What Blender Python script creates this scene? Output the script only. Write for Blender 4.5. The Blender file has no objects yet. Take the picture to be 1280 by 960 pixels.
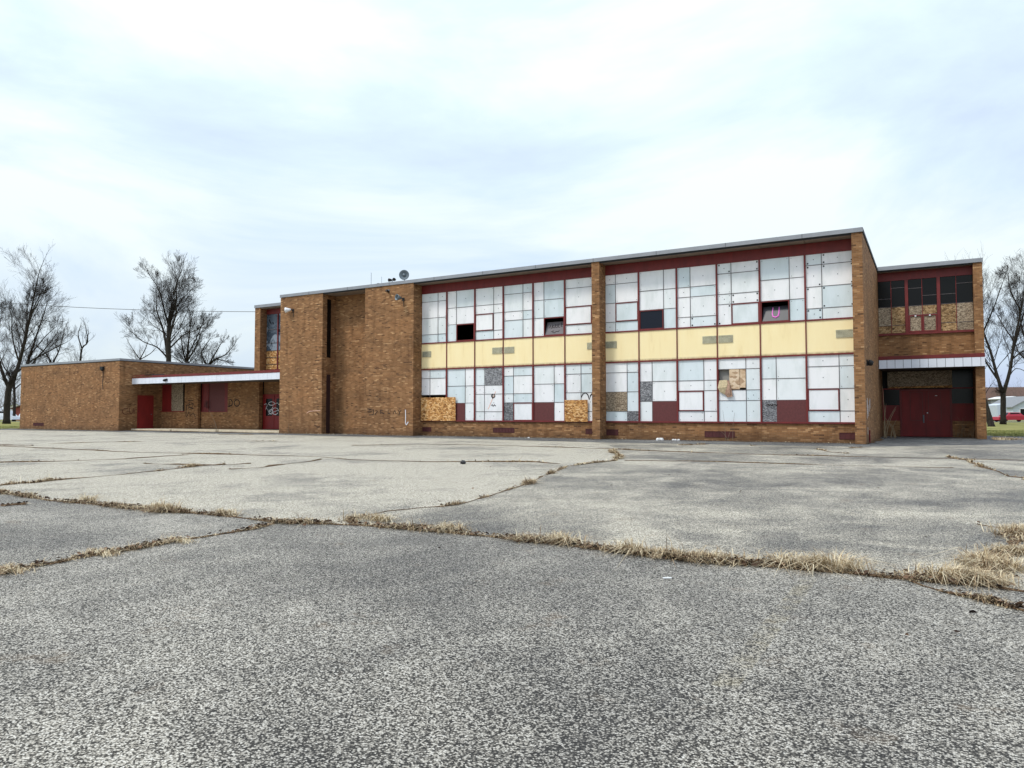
import bpy, bmesh, math, random
import numpy as np
from mathutils import Vector, Matrix
from mathutils.geometry import delaunay_2d_cdt
R = math.radians
random.seed(7); NR = np.random.RandomState(7)
SC = bpy.context.scene
COL = SC.collection

# ------------------------------------------------------------------ camera
EYE = 1.15
YAW = R(30.0); PITCH = R(2.4)
cam_d = bpy.data.cameras.new('camera'); cam = bpy.data.objects.new('camera', cam_d); COL.objects.link(cam)
cam.location = (0, 0, EYE); cam.rotation_euler = (R(90) + PITCH, 0, YAW)
cam_d.sensor_width = 36; cam_d.lens = 905 / 1280 * 36
cam_d.clip_start = 0.05; cam_d.clip_end = 4000
SC.camera = cam

# ------------------------------------------------------------------ world / sky
W = bpy.data.worlds.new('World'); SC.world = W; W.use_nodes = True
nt = W.node_tree; nt.nodes.clear()
SUN_EL, SUN_AZ = R(54), R(214)       # azimuth of the veiled sun, clockwise from +Y
def N(t, typ, **kw):
    n = t.nodes.new(typ)
    for k, v in kw.items():
        if k == 'inp':
            for a, b in v.items(): n.inputs[a].default_value = b
        else: setattr(n, k, v)
    return n
out = N(nt, 'ShaderNodeOutputWorld'); bg = N(nt, 'ShaderNodeBackground')
sky = N(nt, 'ShaderNodeTexSky', sky_type='NISHITA'); sky.sun_disc = False
sky.sun_elevation = SUN_EL; sky.sun_rotation = SUN_AZ
bg.inputs['Strength'].default_value = 0.1
tc = N(nt, 'ShaderNodeTexCoord')
mp = N(nt, 'ShaderNodeMapping'); mp.inputs['Scale'].default_value = (1.0, 1.0, 2.6); mp.inputs['Location'].default_value = (3.1, 1.4, 0.35)
nt.links.new(tc.outputs['Generated'], mp.inputs['Vector'])
no = N(nt, 'ShaderNodeTexNoise', inp={'Scale': 1.55, 'Detail': 8.0, 'Roughness': 0.56, 'Distortion': 0.5})
nt.links.new(mp.outputs[0], no.inputs['Vector'])
cr = N(nt, 'ShaderNodeValToRGB'); e = cr.color_ramp.elements
e[0].position = 0.36; e[0].color = (6.2, 7.3, 10.3, 1)
e[1].position = 0.62; e[1].color = (9.9, 10.9, 11.1, 1)
m1 = cr.color_ramp.elements.new(0.5); m1.color = (7.7, 9.2, 11.0, 1)
nt.links.new(no.outputs['Fac'], cr.inputs['Fac'])
mx = N(nt, 'ShaderNodeMix', data_type='RGBA'); mx.inputs['Factor'].default_value = 0.9
nt.links.new(sky.outputs[0], mx.inputs['A']); nt.links.new(cr.outputs[0], mx.inputs['B'])
# overcast layer: a little brighter towards the zenith
sx = N(nt, 'ShaderNodeSeparateXYZ'); nt.links.new(tc.outputs['Generated'], sx.inputs[0])
ma = N(nt, 'ShaderNodeMath', operation='MULTIPLY_ADD', use_clamp=False); ma.inputs[1].default_value = 0.52; ma.inputs[2].default_value = 0.575
nt.links.new(sx.outputs['Z'], ma.inputs[0])
mm = N(nt, 'ShaderNodeVectorMath', operation='SCALE'); nt.links.new(mx.outputs['Result'], mm.inputs[0]); nt.links.new(ma.outputs[0], mm.inputs['Scale'])
nt.links.new(mm.outputs[0], bg.inputs['Color']); nt.links.new(bg.outputs[0], out.inputs[0])

# ------------------------------------------------------------------ sun (veiled by cloud)
sd = bpy.data.lights.new('sun', 'SUN'); so = bpy.data.objects.new('sun', sd); COL.objects.link(so)
sd.energy = 1.5; sd.angle = R(10); sd.color = (1.0, 0.955, 0.88)
sdir = Vector((math.sin(SUN_AZ) * math.cos(SUN_EL), math.cos(SUN_AZ) * math.cos(SUN_EL), math.sin(SUN_EL)))
so.rotation_euler = sdir.to_track_quat('Z', 'Y').to_euler(); so.location = sdir * 50

SC.view_settings.view_transform = 'Standard'; SC.view_settings.look = 'None'
SC.view_settings.exposure = 0.56; SC.view_settings.gamma = 1.0
SC.render.engine = 'CYCLES'

# ------------------------------------------------------------------ helpers
def lin(r, g, b):
    f = lambda c: (c / 255) / 12.92 if c / 255 <= 0.04045 else ((c / 255 + 0.055) / 1.055) ** 2.4
    return (f(r), f(g), f(b), 1)
class MB:
    def __init__(s): s.v = []; s.f = []; s.mi = []
    def quad(s, *p, m=0):
        i = len(s.v); s.v += [tuple(q) for q in p]; s.f.append(tuple(range(i, i + len(p)))); s.mi.append(m); return s
    def box(s, x0, x1, y0, y1, z0, z1, m=0):
        if x0 > x1: x0, x1 = x1, x0
        if y0 > y1: y0, y1 = y1, y0
        if z0 > z1: z0, z1 = z1, z0
        i = len(s.v)
        s.v += [(x0,y0,z0),(x1,y0,z0),(x1,y1,z0),(x0,y1,z0),(x0,y0,z1),(x1,y0,z1),(x1,y1,z1),(x0,y1,z1)]
        for q in ((0,3,2,1),(4,5,6,7),(0,1,5,4),(1,2,6,5),(2,3,7,6),(3,0,4,7)): s.f.append(tuple(i + k for k in q)); s.mi.append(m)
        return s
    def rbox(s, c, size, rot, m=0):
        i = len(s.v); hx, hy, hz = [k / 2 for k in size]
        for p in ((-hx,-hy,-hz),(hx,-hy,-hz),(hx,hy,-hz),(-hx,hy,-hz),(-hx,-hy,hz),(hx,-hy,hz),(hx,hy,hz),(-hx,hy,hz)):
            q = rot @ Vector(p); s.v.append((q.x + c[0], q.y + c[1], q.z + c[2]))
        for q in ((0,3,2,1),(4,5,6,7),(0,1,5,4),(1,2,6,5),(2,3,7,6),(3,0,4,7)): s.f.append(tuple(i + k for k in q)); s.mi.append(m)
        return s
    def tube(s, pts, rad, n=6, cap=True, m=0):
        pts = [Vector(p) for p in pts]; base = len(s.v); k = len(pts)
        if not hasattr(rad, '__len__'): rad = [rad] * k
        a = None
        for i, p in enumerate(pts):
            d = (pts[min(i + 1, k - 1)] - pts[max(i - 1, 0)])
            if d.length < 1e-9: d = Vector((0, 0, 1))
            d.normalize()
            if a is None:
                a = d.orthogonal().normalized()
            else:
                a = (a - d * a.dot(d)); a = a.normalized() if a.length > 1e-6 else d.orthogonal().normalized()
            b = d.cross(a)
            for j in range(n):
                t = 2 * math.pi * j / n; q = p + (a * math.cos(t) + b * math.sin(t)) * rad[i]; s.v.append(q[:])
        for i in range(k - 1):
            for j in range(n):
                s.f.append((base + i*n + j, base + i*n + (j+1) % n, base + (i+1)*n + (j+1) % n, base + (i+1)*n + j)); s.mi.append(m)
        if cap:
            s.f.append(tuple(base + j for j in reversed(range(n)))); s.mi.append(m)
            s.f.append(tuple(base + (k-1)*n + j for j in range(n))); s.mi.append(m)
        return s
    def lathe(s, c, axis, prof, n=16, m=0):
        # prof: list of (distance along axis, radius)
        axis = Vector(axis).normalized(); a = axis.orthogonal().normalized(); b = axis.cross(a); base = len(s.v); c = Vector(c)
        for (h, r) in prof:
            for j in range(n):
                t = 2 * math.pi * j / n; s.v.append((c + axis * h + (a * math.cos(t) + b * math.sin(t)) * r)[:])
        for i in range(len(prof) - 1):
            for j in range(n): s.f.append((base + i*n + j, base + i*n + (j+1) % n, base + (i+1)*n + (j+1) % n, base + (i+1)*n + j)); s.mi.append(m)
        s.f.append(tuple(base + j for j in reversed(range(n)))); s.mi.append(m)
        s.f.append(tuple(base + (len(prof)-1)*n + j for j in range(n))); s.mi.append(m)
        return s
    def mesh(s, name, mats):
        me = bpy.data.meshes.new(name); me.from_pydata([tuple(p) for p in s.v], [], s.f)
        if not isinstance(mats, (list, tuple)): mats = [mats]
        for q in mats: me.materials.append(q)
        if len(mats) > 1: me.polygons.foreach_set('material_index', s.mi)
        me.update(); return me
    def build(s, name, mats, parent=None, smooth=False, **kw):
        me = s.mesh(name, mats)
        if smooth: me.polygons.foreach_set('use_smooth', [True] * len(me.polygons))
        return link(name, me, parent, **kw)
def link(name, me, parent=None, label=None, cat=None, group=None, kind=None):
    o = bpy.data.objects.new(name, me); COL.objects.link(o)
    if parent is not None:
        o.parent = parent; o.matrix_parent_inverse = PINV(parent)
    tag(o, label, cat, group, kind); return o
def world_m(o):
    m = Matrix.LocRotScale(o.location, o.rotation_euler, o.scale)
    return m if o.parent is None else world_m(o.parent) @ o.matrix_parent_inverse @ m
def PINV(p): return world_m(p).inverted()
def tag(o, label=None, cat=None, group=None, kind=None):
    if label: o['label'] = label
    if cat: o['category'] = cat
    if group: o['group'] = group
    if kind: o['kind'] = kind
    return o
def empty(name, loc, label, cat, group=None):
    o = bpy.data.objects.new(name, None); COL.objects.link(o); o.location = loc; o.empty_display_size = 0.3
    return tag(o, label, cat, group)

# ------------------------------------------------------------------ materials
def mat(name, col=(0.5,0.5,0.5,1), rough=0.7, metal=0.0, spec=0.5):
    m = bpy.data.materials.new(name); m.use_nodes = True; b = m.node_tree.nodes['Principled BSDF']
    b.inputs['Base Color'].default_value = col; b.inputs['Roughness'].default_value = rough
    b.inputs['Metallic'].default_value = metal; b.inputs['Specular IOR Level'].default_value = spec
    return m, m.node_tree, b
def ramp(t, fac, stops, interp='LINEAR'):
    r = N(t, 'ShaderNodeValToRGB'); r.color_ramp.interpolation = interp; el = r.color_ramp.elements
    el[0].position, el[0].color = stops[0]; el[1].position, el[1].color = stops[-1]
    for p, c in stops[1:-1]:
        q = el.new(p); q.color = c
    t.links.new(fac, r.inputs['Fac']); return r.outputs['Color']
def mixc(t, fac, a, b, mode='MIX'):
    m = N(t, 'ShaderNodeMix', data_type='RGBA', blend_type=mode)
    for s, k in ((fac, 'Factor'), (a, 'A'), (b, 'B')):
        if isinstance(s, (int, float, tuple)): m.inputs[k].default_value = s
        else: t.links.new(s, m.inputs[k])
    return m.outputs['Result']
def math_(t, op, a, b=None, c=None, clamp=False):
    m = N(t, 'ShaderNodeMath', operation=op, use_clamp=clamp)
    for i, s in enumerate((a, b, c)):
        if s is None: continue
        if isinstance(s, (int, float)): m.inputs[i].default_value = s
        else: t.links.new(s, m.inputs[i])
    return m.outputs[0]
def pos(t): return N(t, 'ShaderNodeNewGeometry').outputs['Position']
def mapped(t, vec, scale=(1,1,1), loc=(0,0,0)):
    m = N(t, 'ShaderNodeMapping'); m.inputs['Scale'].default_value = scale; m.inputs['Location'].default_value = loc
    t.links.new(vec, m.inputs['Vector']); return m.outputs[0]
def noise(t, vec, scale, detail=3.0, rough=0.55, dist=0.0):
    n = N(t, 'ShaderNodeTexNoise', inp={'Scale': scale, 'Detail': detail, 'Roughness': rough, 'Distortion': dist}); t.links.new(vec, n.inputs['Vector']); return n.outputs['Fac']
def bump(t, b, h, strength=0.3, dist=0.01):
    n = N(t, 'ShaderNodeBump'); n.inputs['Strength'].default_value = strength; n.inputs['Distance'].default_value = dist
    t.links.new(h, n.inputs['Height']); t.links.new(n.outputs[0], b.inputs['Normal'])
G = lambda v: (v, v, v, 1)

def brick_mat(name, hi=1.0):
    m, t, b = mat(name, rough=0.85, spec=0.25)
    p = pos(t); s = N(t, 'ShaderNodeSeparateXYZ'); t.links.new(p, s.inputs[0])
    u = math_(t, 'ADD', s.outputs['X'], s.outputs['Y']); z = s.outputs['Z']
    BH, BW = 0.0677, 0.203
    rowf = math_(t, 'DIVIDE', z, BH); row = math_(t, 'FLOOR', rowf)
    off = math_(t, 'MULTIPLY', math_(t, 'MODULO', row, 2.0), 0.5)
    colf = math_(t, 'ADD', math_(t, 'DIVIDE', u, BW), off); colm = math_(t, 'FLOOR', colf)
    cv = N(t, 'ShaderNodeCombineXYZ'); t.links.new(colm, cv.inputs[0]); t.links.new(row, cv.inputs[1])
    wn = N(t, 'ShaderNodeTexWhiteNoise', noise_dimensions='2D'); t.links.new(cv.outputs[0], wn.inputs['Vector'])
    # runs of 2-4 bricks laid from one batch
    cv2 = N(t, 'ShaderNodeCombineXYZ'); t.links.new(math_(t, 'FLOOR', math_(t, 'DIVIDE', colf, 3.4)), cv2.inputs[0]); t.links.new(row, cv2.inputs[1])
    wn2 = N(t, 'ShaderNodeTexWhiteNoise', noise_dimensions='2D'); t.links.new(cv2.outputs[0], wn2.inputs['Vector'])
    v = math_(t, 'ADD', math_(t, 'MULTIPLY', wn.outputs['Value'], 0.84), math_(t, 'MULTIPLY', wn2.outputs['Value'], 0.16))
    c = ramp(t, v, [(0.03, lin(88, 60, 40)), (0.16, lin(128, 91, 59)), (0.5, lin(143, 103, 67)), (0.82, lin(155, 114, 76)), (0.97, lin(188, 148, 106))])
    big = noise(t, mapped(t, p, (0.5, 0.5, 1.1)), 0.8, 4, 0.6)
    c = mixc(t, 1.0, c, ramp(t, big, [(0.3, (0.70, 0.69, 0.68, 1)), (0.52, (1.0, 0.99, 0.98, 1)), (0.72, (1.16, 1.11, 1.05, 1))]), 'MULTIPLY')
    # mortar
    fz = math_(t, 'FRACT', rowf); fu = math_(t, 'FRACT', colf)
    mz = math_(t, 'LESS_THAN', math_(t, 'ABSOLUTE', math_(t, 'SUBTRACT', fz, 0.5)), 0.43)
    mu = math_(t, 'LESS_THAN', math_(t, 'ABSOLUTE', math_(t, 'SUBTRACT', fu, 0.5)), 0.475)
    brick = math_(t, 'MULTIPLY', mz, mu)
    mort = ramp(t, noise(t, p, 3.0, 3), [(0.35, lin(118, 92, 68)), (0.7, lin(158, 130, 100))])
    c = mixc(t, brick, mort, c)
    # grime streaks near the ground and soot runs
    gr = math_(t, 'MULTIPLY', math_(t, 'SUBTRACT', 1.0, math_(t, 'DIVIDE', z, 0.45), clamp=True), noise(t, mapped(t, p, (1.5, 1.5, 4)), 2.0, 4))
    c = mixc(t, math_(t, 'MULTIPLY', gr, 1.1, clamp=True), c, lin(78, 60, 44))
    st = noise(t, mapped(t, p, (2.6, 2.6, 0.28)), 1.3, 3, 0.5)
    c = mixc(t, ramp(t, st, [(0.52, G(0)), (0.78, G(0.6))]), c, lin(92, 62, 38))
    t.links.new(c, b.inputs['Base Color'])
    h = math_(t, 'ADD', math_(t, 'MULTIPLY', brick, 0.8), math_(t, 'MULTIPLY', wn.outputs['Value'], 0.35))
    bump(t, b, h, 0.6, 0.012)
    return m
M = {}
M['brick'] = brick_mat('tan_brick')

def plain(name, col, rough=0.7, var=0.15, scale=4.0, metal=0.0, spec=0.5, objvar=0.0, bmp=0.0, streak=False):
    m, t, b = mat(name, col, rough, metal, spec)
    p = pos(t)
    f = noise(t, mapped(t, p, (1, 1, 0.3) if streak else (1, 1, 1)), scale, 5, 0.6)
    c = mixc(t, 1.0, col, ramp(t, f, [(0.3, G(1 - var)), (0.72, G(1 + var * 0.6))]), 'MULTIPLY')
    if objvar:
        oi = N(t, 'ShaderNodeObjectInfo'); c = mixc(t, 1.0, c, ramp(t, oi.outputs['Random'], [(0, G(1 - objvar)), (1, G(1 + objvar * 0.4))]), 'MULTIPLY')
    t.links.new(c, b.inputs['Base Color'])
    if bmp: bump(t, b, noise(t, p, scale * 12, 3), bmp, 0.004)
    return m
M['red'] = plain('red_paint', lin(112, 30, 27), 0.55, 0.25, 5, streak=True)
M['slotred'] = plain('dark_slot_paint', lin(44, 16, 16), 0.7, 0.3, 3)
M['ventred'] = plain('vent_red_paint', lin(78, 30, 28), 0.7, 0.3, 3)
M['darkred'] = plain('dark_red_paint', lin(124, 23, 20), 0.6, 0.25, 3, streak=True)
M['maroon'] = plain('maroon_panel', lin(96, 44, 42), 0.6, 0.22, 14)
M['coping'] = plain('grey_metal_coping', lin(146, 148, 152), 0.45, 0.12, 2, metal=0.2)
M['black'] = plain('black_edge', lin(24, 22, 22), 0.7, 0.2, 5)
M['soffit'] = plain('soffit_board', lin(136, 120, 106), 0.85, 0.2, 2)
M['dsoffit'] = plain('porch_soffit_shaded', lin(78, 68, 60), 0.85, 0.2, 2)  # colour darkened to deepen the shade under the canopies
M['muntin'] = plain('grey_muntin', lin(96, 88, 88), 0.6, 0.2, 6)
M['white_metal'] = plain('white_fascia', lin(226, 230, 238), 0.45, 0.05, 3, objvar=0.04, streak=True)
M['concrete'] = plain('pale_concrete', lin(214, 200, 172), 0.9, 0.22, 5, bmp=0.3)
M['roof'] = plain('roof_gravel', lin(120, 118, 114), 0.95, 0.2, 6)
M['inside'] = plain('dark_plaster', lin(70, 66, 62), 0.9, 0.2, 2)
M['floor'] = plain('interior_floor', lin(60, 56, 52), 0.9, 0.2, 2)
M['dmetal'] = plain('dark_metal', lin(44, 44, 46), 0.5, 0.2, 8, metal=0.3)
M['gmetal'] = plain('grey_metal', lin(112, 122, 128), 0.5, 0.12, 8, metal=0.4)
M['lamp_white'] = plain('white_enamel', lin(224, 224, 226), 0.4, 0.08, 8)
M['spray_black'] = plain('black_spray', lin(40, 30, 26), 0.9, 0.3, 9)
M['spray_brown'] = plain('brown_spray', lin(96, 52, 34), 0.9, 0.3, 9)
M['spray_white'] = plain('white_spray', lin(226, 226, 230), 0.8, 0.12, 9)
M['spray_pink'] = plain('pink_spray', lin(232, 120, 205), 0.7, 0.08, 9)
M['spray_orange'] = plain('orange_spray', lin(238, 196, 176), 0.8, 0.08, 9)
M['wood'] = plain('weathered_wood', lin(120, 104, 84), 0.9, 0.3, 9)
M['stem'] = plain('dry_stem', lin(150, 132, 104), 0.9, 0.3, 9)
M['rubble'] = plain('white_litter', lin(225, 225, 222), 0.8, 0.1, 9)
M['cloth'] = plain('torn_insulation', lin(176, 142, 120), 0.95, 0.4, 14, bmp=0.5)
M['cloth2'] = plain('torn_backing_paper', lin(196, 178, 142), 0.95, 0.3, 14, bmp=0.5)
M['greypane'] = plain('grey_board', lin(112, 106, 108), 0.7, 0.12, 5)
M['darkpane'] = plain('dark_board', lin(46, 46, 52), 0.35, 0.2, 5)
M['greywall'] = plain('grey_backing', lin(150, 146, 138), 0.8, 0.12, 2)

def panel_mat():
    m, t, b = mat('white_window_panel', rough=0.45, spec=0.4)
    p = pos(t); oi = N(t, 'ShaderNodeObjectInfo').outputs['Random']
    c = ramp(t, oi, [(0.0, (0.66, 0.74, 0.76, 1)), (0.2, (0.72, 0.78, 0.79, 1)), (0.4, (0.81, 0.83, 0.82, 1)), (0.65, (0.86, 0.85, 0.85, 1)), (1.0, (0.89, 0.88, 0.865, 1))])
    f = noise(t, mapped(t, p, (1.6, 1.6, 0.5)), 1.6, 5, 0.6)
    c = mixc(t, 1.0, c, ramp(t, f, [(0.3, (0.85, 0.87, 0.855, 1)), (0.55, G(1.0))]), 'MULTIPLY')
    s = N(t, 'ShaderNodeTexVoronoi', inp={'Scale': 2.6, 'Randomness': 1.0}); t.links.new(p, s.inputs['Vector'])
    c = mixc(t, ramp(t, s.outputs['Distance'], [(0.02, G(0.5)), (0.055, G(0))]), c, lin(120, 108, 92))
    t.links.new(c, b.inputs['Base Color']); bump(t, b, f, 0.08, 0.02)
    return m
M['panel'] = panel_mat()
def yellow_mat():
    m, t, b = mat('yellow_spandrel', rough=0.5, spec=0.4)
    p = pos(t)
    f = noise(t, mapped(t, p, (1.8, 1.8, 0.35)), 1.4, 6, 0.6)
    c = ramp(t, f, [(0.22, lin(232, 208, 152)), (0.42, lin(248, 227, 174)), (0.75, lin(251, 233, 184))])
    s = N(t, 'ShaderNodeSeparateXYZ'); t.links.new(p, s.inputs[0])
    low = math_(t, 'MULTIPLY', math_(t, 'SUBTRACT', 1.0, math_(t, 'DIVIDE', math_(t, 'SUBTRACT', s.outputs['Z'], 3.6), 0.12), clamp=True), noise(t, mapped(t, p, (3, 3, 1)), 3, 5))
    c = mixc(t, math_(t, 'MULTIPLY', low, 1.5, clamp=True), c, lin(112, 84, 54))
    sc_ = noise(t, mapped(t, p, (1, 1, 2.2)), 7.0, 6, 0.75); c = mixc(t, ramp(t, sc_, [(0.66, G(0)), (0.74, G(0.5))]), c, lin(188, 160, 112))
    t.links.new(c, b.inputs['Base Color']); return m
M['yellow'] = yellow_mat()
def osb_mat(name, cols, sc=34.0):
    m, t, b = mat(name, rough=0.8, spec=0.3)
    p = pos(t); s = N(t, 'ShaderNodeTexVoronoi', inp={'Scale': sc, 'Randomness': 1.0})
    wv = noise(t, p, 6, 2)
    q = N(t, 'ShaderNodeVectorMath', operation='MULTIPLY_ADD'); t.links.new(p, q.inputs[0]); q.inputs[1].default_value = (0.8, 0.8, 1.3)
    cx = N(t, 'ShaderNodeCombineXYZ'); t.links.new(math_(t, 'MULTIPLY', wv, 0.05), cx.inputs[0]); t.links.new(math_(t, 'MULTIPLY', wv, 0.08), cx.inputs[2]); t.links.new(cx.outputs[0], q.inputs[2])
    t.links.new(q.outputs[0], s.inputs['Vector'])
    s2 = N(t, 'ShaderNodeSeparateColor'); t.links.new(s.outputs['Color'], s2.inputs[0])
    f = math_(t, 'ADD', math_(t, 'MULTIPLY', s2.outputs[0], 0.6), math_(t, 'MULTIPLY', noise(t, p, 5.0, 4), 0.4))
    oi = N(t, 'ShaderNodeObjectInfo').outputs['Random']
    c = ramp(t, f, [(0.12, cols[0]), (0.4, cols[1]), (0.62, cols[2]), (0.9, cols[3])])
    c = mixc(t, 1.0, c, ramp(t, oi, [(0, G(0.82)), (1, G(1.08))]), 'MULTIPLY')
    t.links.new(c, b.inputs['Base Color']); bump(t, b, f, 0.35, 0.006); return m
M['osb'] = osb_mat('chip_board', [lin(92, 58, 32), lin(170, 118, 64), lin(206, 156, 96), lin(236, 204, 154)], 15)
M['osb_dull'] = osb_mat('dull_chip_board', [lin(76, 58, 40), lin(136, 106, 70), lin(168, 136, 96), lin(198, 170, 128)], 17)
M['osb_old'] = osb_mat('weathered_chip_board', [lin(84, 70, 56), lin(132, 116, 96), lin(166, 148, 124), lin(196, 180, 156)], 26)
M['greychip'] = osb_mat('grey_chip_board', [lin(62, 62, 64), lin(106, 106, 108), lin(136, 136, 138), lin(184, 184, 184)], 30)
M['ply'] = osb_mat('plywood', [lin(150, 118, 90), lin(196, 166, 134), lin(214, 188, 156), lin(228, 206, 180)], 9)

def glass_mat(name, col, rough=0.06, var=None):
    m, t, b = mat(name, col, rough, spec=0.22)
    if var:
        p = pos(t); f = noise(t, p, 1.1, 4, 0.65, 0.6)
        t.links.new(ramp(t, f, var, 'CONSTANT'), b.inputs['Base Color'])
    return m
M['glass'] = glass_mat('dark_glass', lin(10, 10, 12), 0.2)
M['navy'] = glass_mat('navy_glass', lin(26, 30, 40), 0.2)
M['broken'] = glass_mat('cracked_glass', lin(70, 80, 90), 0.15, [(0.0, lin(30, 34, 40)), (0.42, lin(84, 94, 104)), (0.5, lin(60, 70, 80)), (0.56, lin(132, 142, 152)), (0.66, lin(74, 84, 94))])  # broken shards, with their grey reflections painted into the base colour

def asphalt(name, dark, mid, light, lo, hi, tint, seed=0.0, line=None):
    m, t, b = mat(name, rough=0.78, spec=0.22)
    p = pos(t)
    s = N(t, 'ShaderNodeTexVoronoi', inp={'Scale': 128.0, 'Randomness': 1.0}); s.voronoi_dimensions = '2D'; t.links.new(p, s.inputs['Vector'])
    sc = N(t, 'ShaderNodeSeparateColor'); t.links.new(s.outputs['Color'], sc.inputs[0])
    fine = noise(t, p, 240.0, 2, 0.6)
    # share of exposed stone varies over the surface (worn / sealed / damp)
    w1 = noise(t, mapped(t, p, (1, 1, 1), (seed, seed * 2, 0)), 0.34, 5, 0.58, 0.4)
    w2 = noise(t, mapped(t, p, (1.2, 0.9, 1), (seed + 5, 0, 0)), 1.1, 6, 0.65, 0.8)
    w = math_(t, 'ADD', math_(t, 'MULTIPLY', w1, 0.6), math_(t, 'MULTIPLY', w2, 0.4))
    wr = ramp(t, w, [(lo, G(0.0)), (hi, G(1.0))])
    s3 = N(t, 'ShaderNodeTexVoronoi', inp={'Scale': 255.0, 'Randomness': 1.0}); s3.voronoi_dimensions = '2D'; t.links.new(p, s3.inputs['Vector'])
    sc3 = N(t, 'ShaderNodeSeparateColor'); t.links.new(s3.outputs['Color'], sc3.inputs[0])
    k = math_(t, 'ADD', math_(t, 'ADD', math_(t, 'MULTIPLY', sc.outputs[0], 0.58), math_(t, 'MULTIPLY', sc3.outputs[0], 0.26)), math_(t, 'MULTIPLY', fine, 0.16))
    k = math_(t, 'ADD', k, math_(t, 'MULTIPLY', math_(t, 'SUBTRACT', wr, 0.5), 0.20))
    edge = ramp(t, s.outputs['Distance'], [(0.35, G(1.0)), (0.62, G(0.5))])
    c = ramp(t, k, [(0.36, dark), (0.50, mid), (0.66, light), (0.95, (0.74, 0.72, 0.67, 1))])
    c = mixc(t, 1.0, c, edge, 'MULTIPLY')
    c = mixc(t, 1.0, c, ramp(t, wr, [(0, tint[0]), (1, tint[1])]), 'MULTIPLY')
    # rusty / organic specks
    sp = noise(t, p, 2.3, 5, 0.7)
    c = mixc(t, ramp(t, sp, [(0.60, G(0)), (0.76, G(0.42))]), c, lin(120, 98, 74))
    if line:      # remains of an old yellow parking line
        (ax, ay), (bx, by) = line; L = math.hypot(bx - ax, by - ay); ux, uy = (bx - ax) / L, (by - ay) / L
        s_ = N(t, 'ShaderNodeSeparateXYZ'); t.links.new(p, s_.inputs[0])
        px_ = math_(t, 'SUBTRACT', s_.outputs['X'], ax); py_ = math_(t, 'SUBTRACT', s_.outputs['Y'], ay)
        al = math_(t, 'ADD', math_(t, 'MULTIPLY', px_, ux), math_(t, 'MULTIPLY', py_, uy))
        ac = math_(t, 'ABSOLUTE', math_(t, 'SUBTRACT', math_(t, 'MULTIPLY', px_, uy), math_(t, 'MULTIPLY', py_, ux)))
        mk = math_(t, 'MULTIPLY', math_(t, 'LESS_THAN', ac, 0.055), math_(t, 'MULTIPLY', math_(t, 'GREATER_THAN', al, 0.0), math_(t, 'LESS_THAN', al, L)))
        wr_ = ramp(t, math_(t, 'ADD', math_(t, 'MULTIPLY', noise(t, p, 7.0, 5, 0.7), 0.7), math_(t, 'MULTIPLY', k, 0.3)), [(0.46, G(0)), (0.68, G(0.3))])
        c = mixc(t, math_(t, 'MULTIPLY', mk, wr_), c, lin(158, 142, 98))
    t.links.new(c, b.inputs['Base Color'])
    t.links.new(ramp(t, w, [(lo, G(0.62)), (hi, G(0.85))]), b.inputs['Roughness'])
    h = math_(t, 'ADD', math_(t, 'MULTIPLY', k, 0.6), math_(t, 'MULTIPLY', edge, 0.5))
    bump(t, b, h, 0.7, 0.004)
    return m
M['asphalt_near'] = asphalt('worn_dark_asphalt', (0.040, 0.037, 0.033, 1), (0.172, 0.160, 0.140, 1), (0.46, 0.43, 0.375, 1), 0.34, 0.62, ((0.78, 0.77, 0.76, 1), (1.06, 1.03, 0.97, 1)), 0.0, ((-0.76, 5.52), (-0.78, 3.13)))
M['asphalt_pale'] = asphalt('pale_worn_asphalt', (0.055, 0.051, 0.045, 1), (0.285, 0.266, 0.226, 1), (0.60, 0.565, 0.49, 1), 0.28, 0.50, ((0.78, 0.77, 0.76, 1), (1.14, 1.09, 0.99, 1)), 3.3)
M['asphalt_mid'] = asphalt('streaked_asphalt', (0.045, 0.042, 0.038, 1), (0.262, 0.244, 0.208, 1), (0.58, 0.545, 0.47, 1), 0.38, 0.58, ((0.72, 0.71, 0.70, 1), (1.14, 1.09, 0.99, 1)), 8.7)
M['asphalt_dark'] = asphalt('damp_dark_asphalt', (0.02, 0.021, 0.023, 1), (0.10, 0.10, 0.10, 1), (0.30, 0.295, 0.28, 1), 0.36, 0.66, ((0.7, 0.72, 0.75, 1), (1.1, 1.1, 1.08, 1)), 1.7)

def soil_mat():
    m, t, b = mat('crack_soil', rough=0.95, spec=0.1); p = pos(t)
    c = ramp(t, noise(t, p, 38, 5, 0.7), [(0.3, lin(40, 30, 24)), (0.52, lin(92, 72, 54)), (0.75, lin(152, 128, 98))])
    t.links.new(c, b.inputs['Base Color']); bump(t, b, noise(t, p, 60, 4), 0.9, 0.01); return m
M['soil'] = soil_mat()
def vary(name, stops, rough=0.85):
    m, t, b = mat(name, rough=rough, spec=0.2)
    a = N(t, 'ShaderNodeAttribute'); a.attribute_name = 'tone'
    t.links.new(ramp(t, a.outputs['Fac'], stops), b.inputs['Base Color'])
    return m
M['straw'] = vary('dry_straw', [(0.0, lin(86, 66, 48)), (0.32, lin(146, 122, 92)), (0.6, lin(188, 168, 134)), (1.0, lin(228, 214, 182))])
M['leaf'] = vary('dead_leaf', [(0.0, lin(36, 28, 24)), (0.5, lin(82, 62, 48)), (1.0, lin(138, 110, 86))])
M['lawn_blade'] = vary('lawn_blade', [(0.0, lin(70, 82, 40)), (0.5, lin(118, 122, 66)), (1.0, lin(172, 164, 108))])
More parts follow.
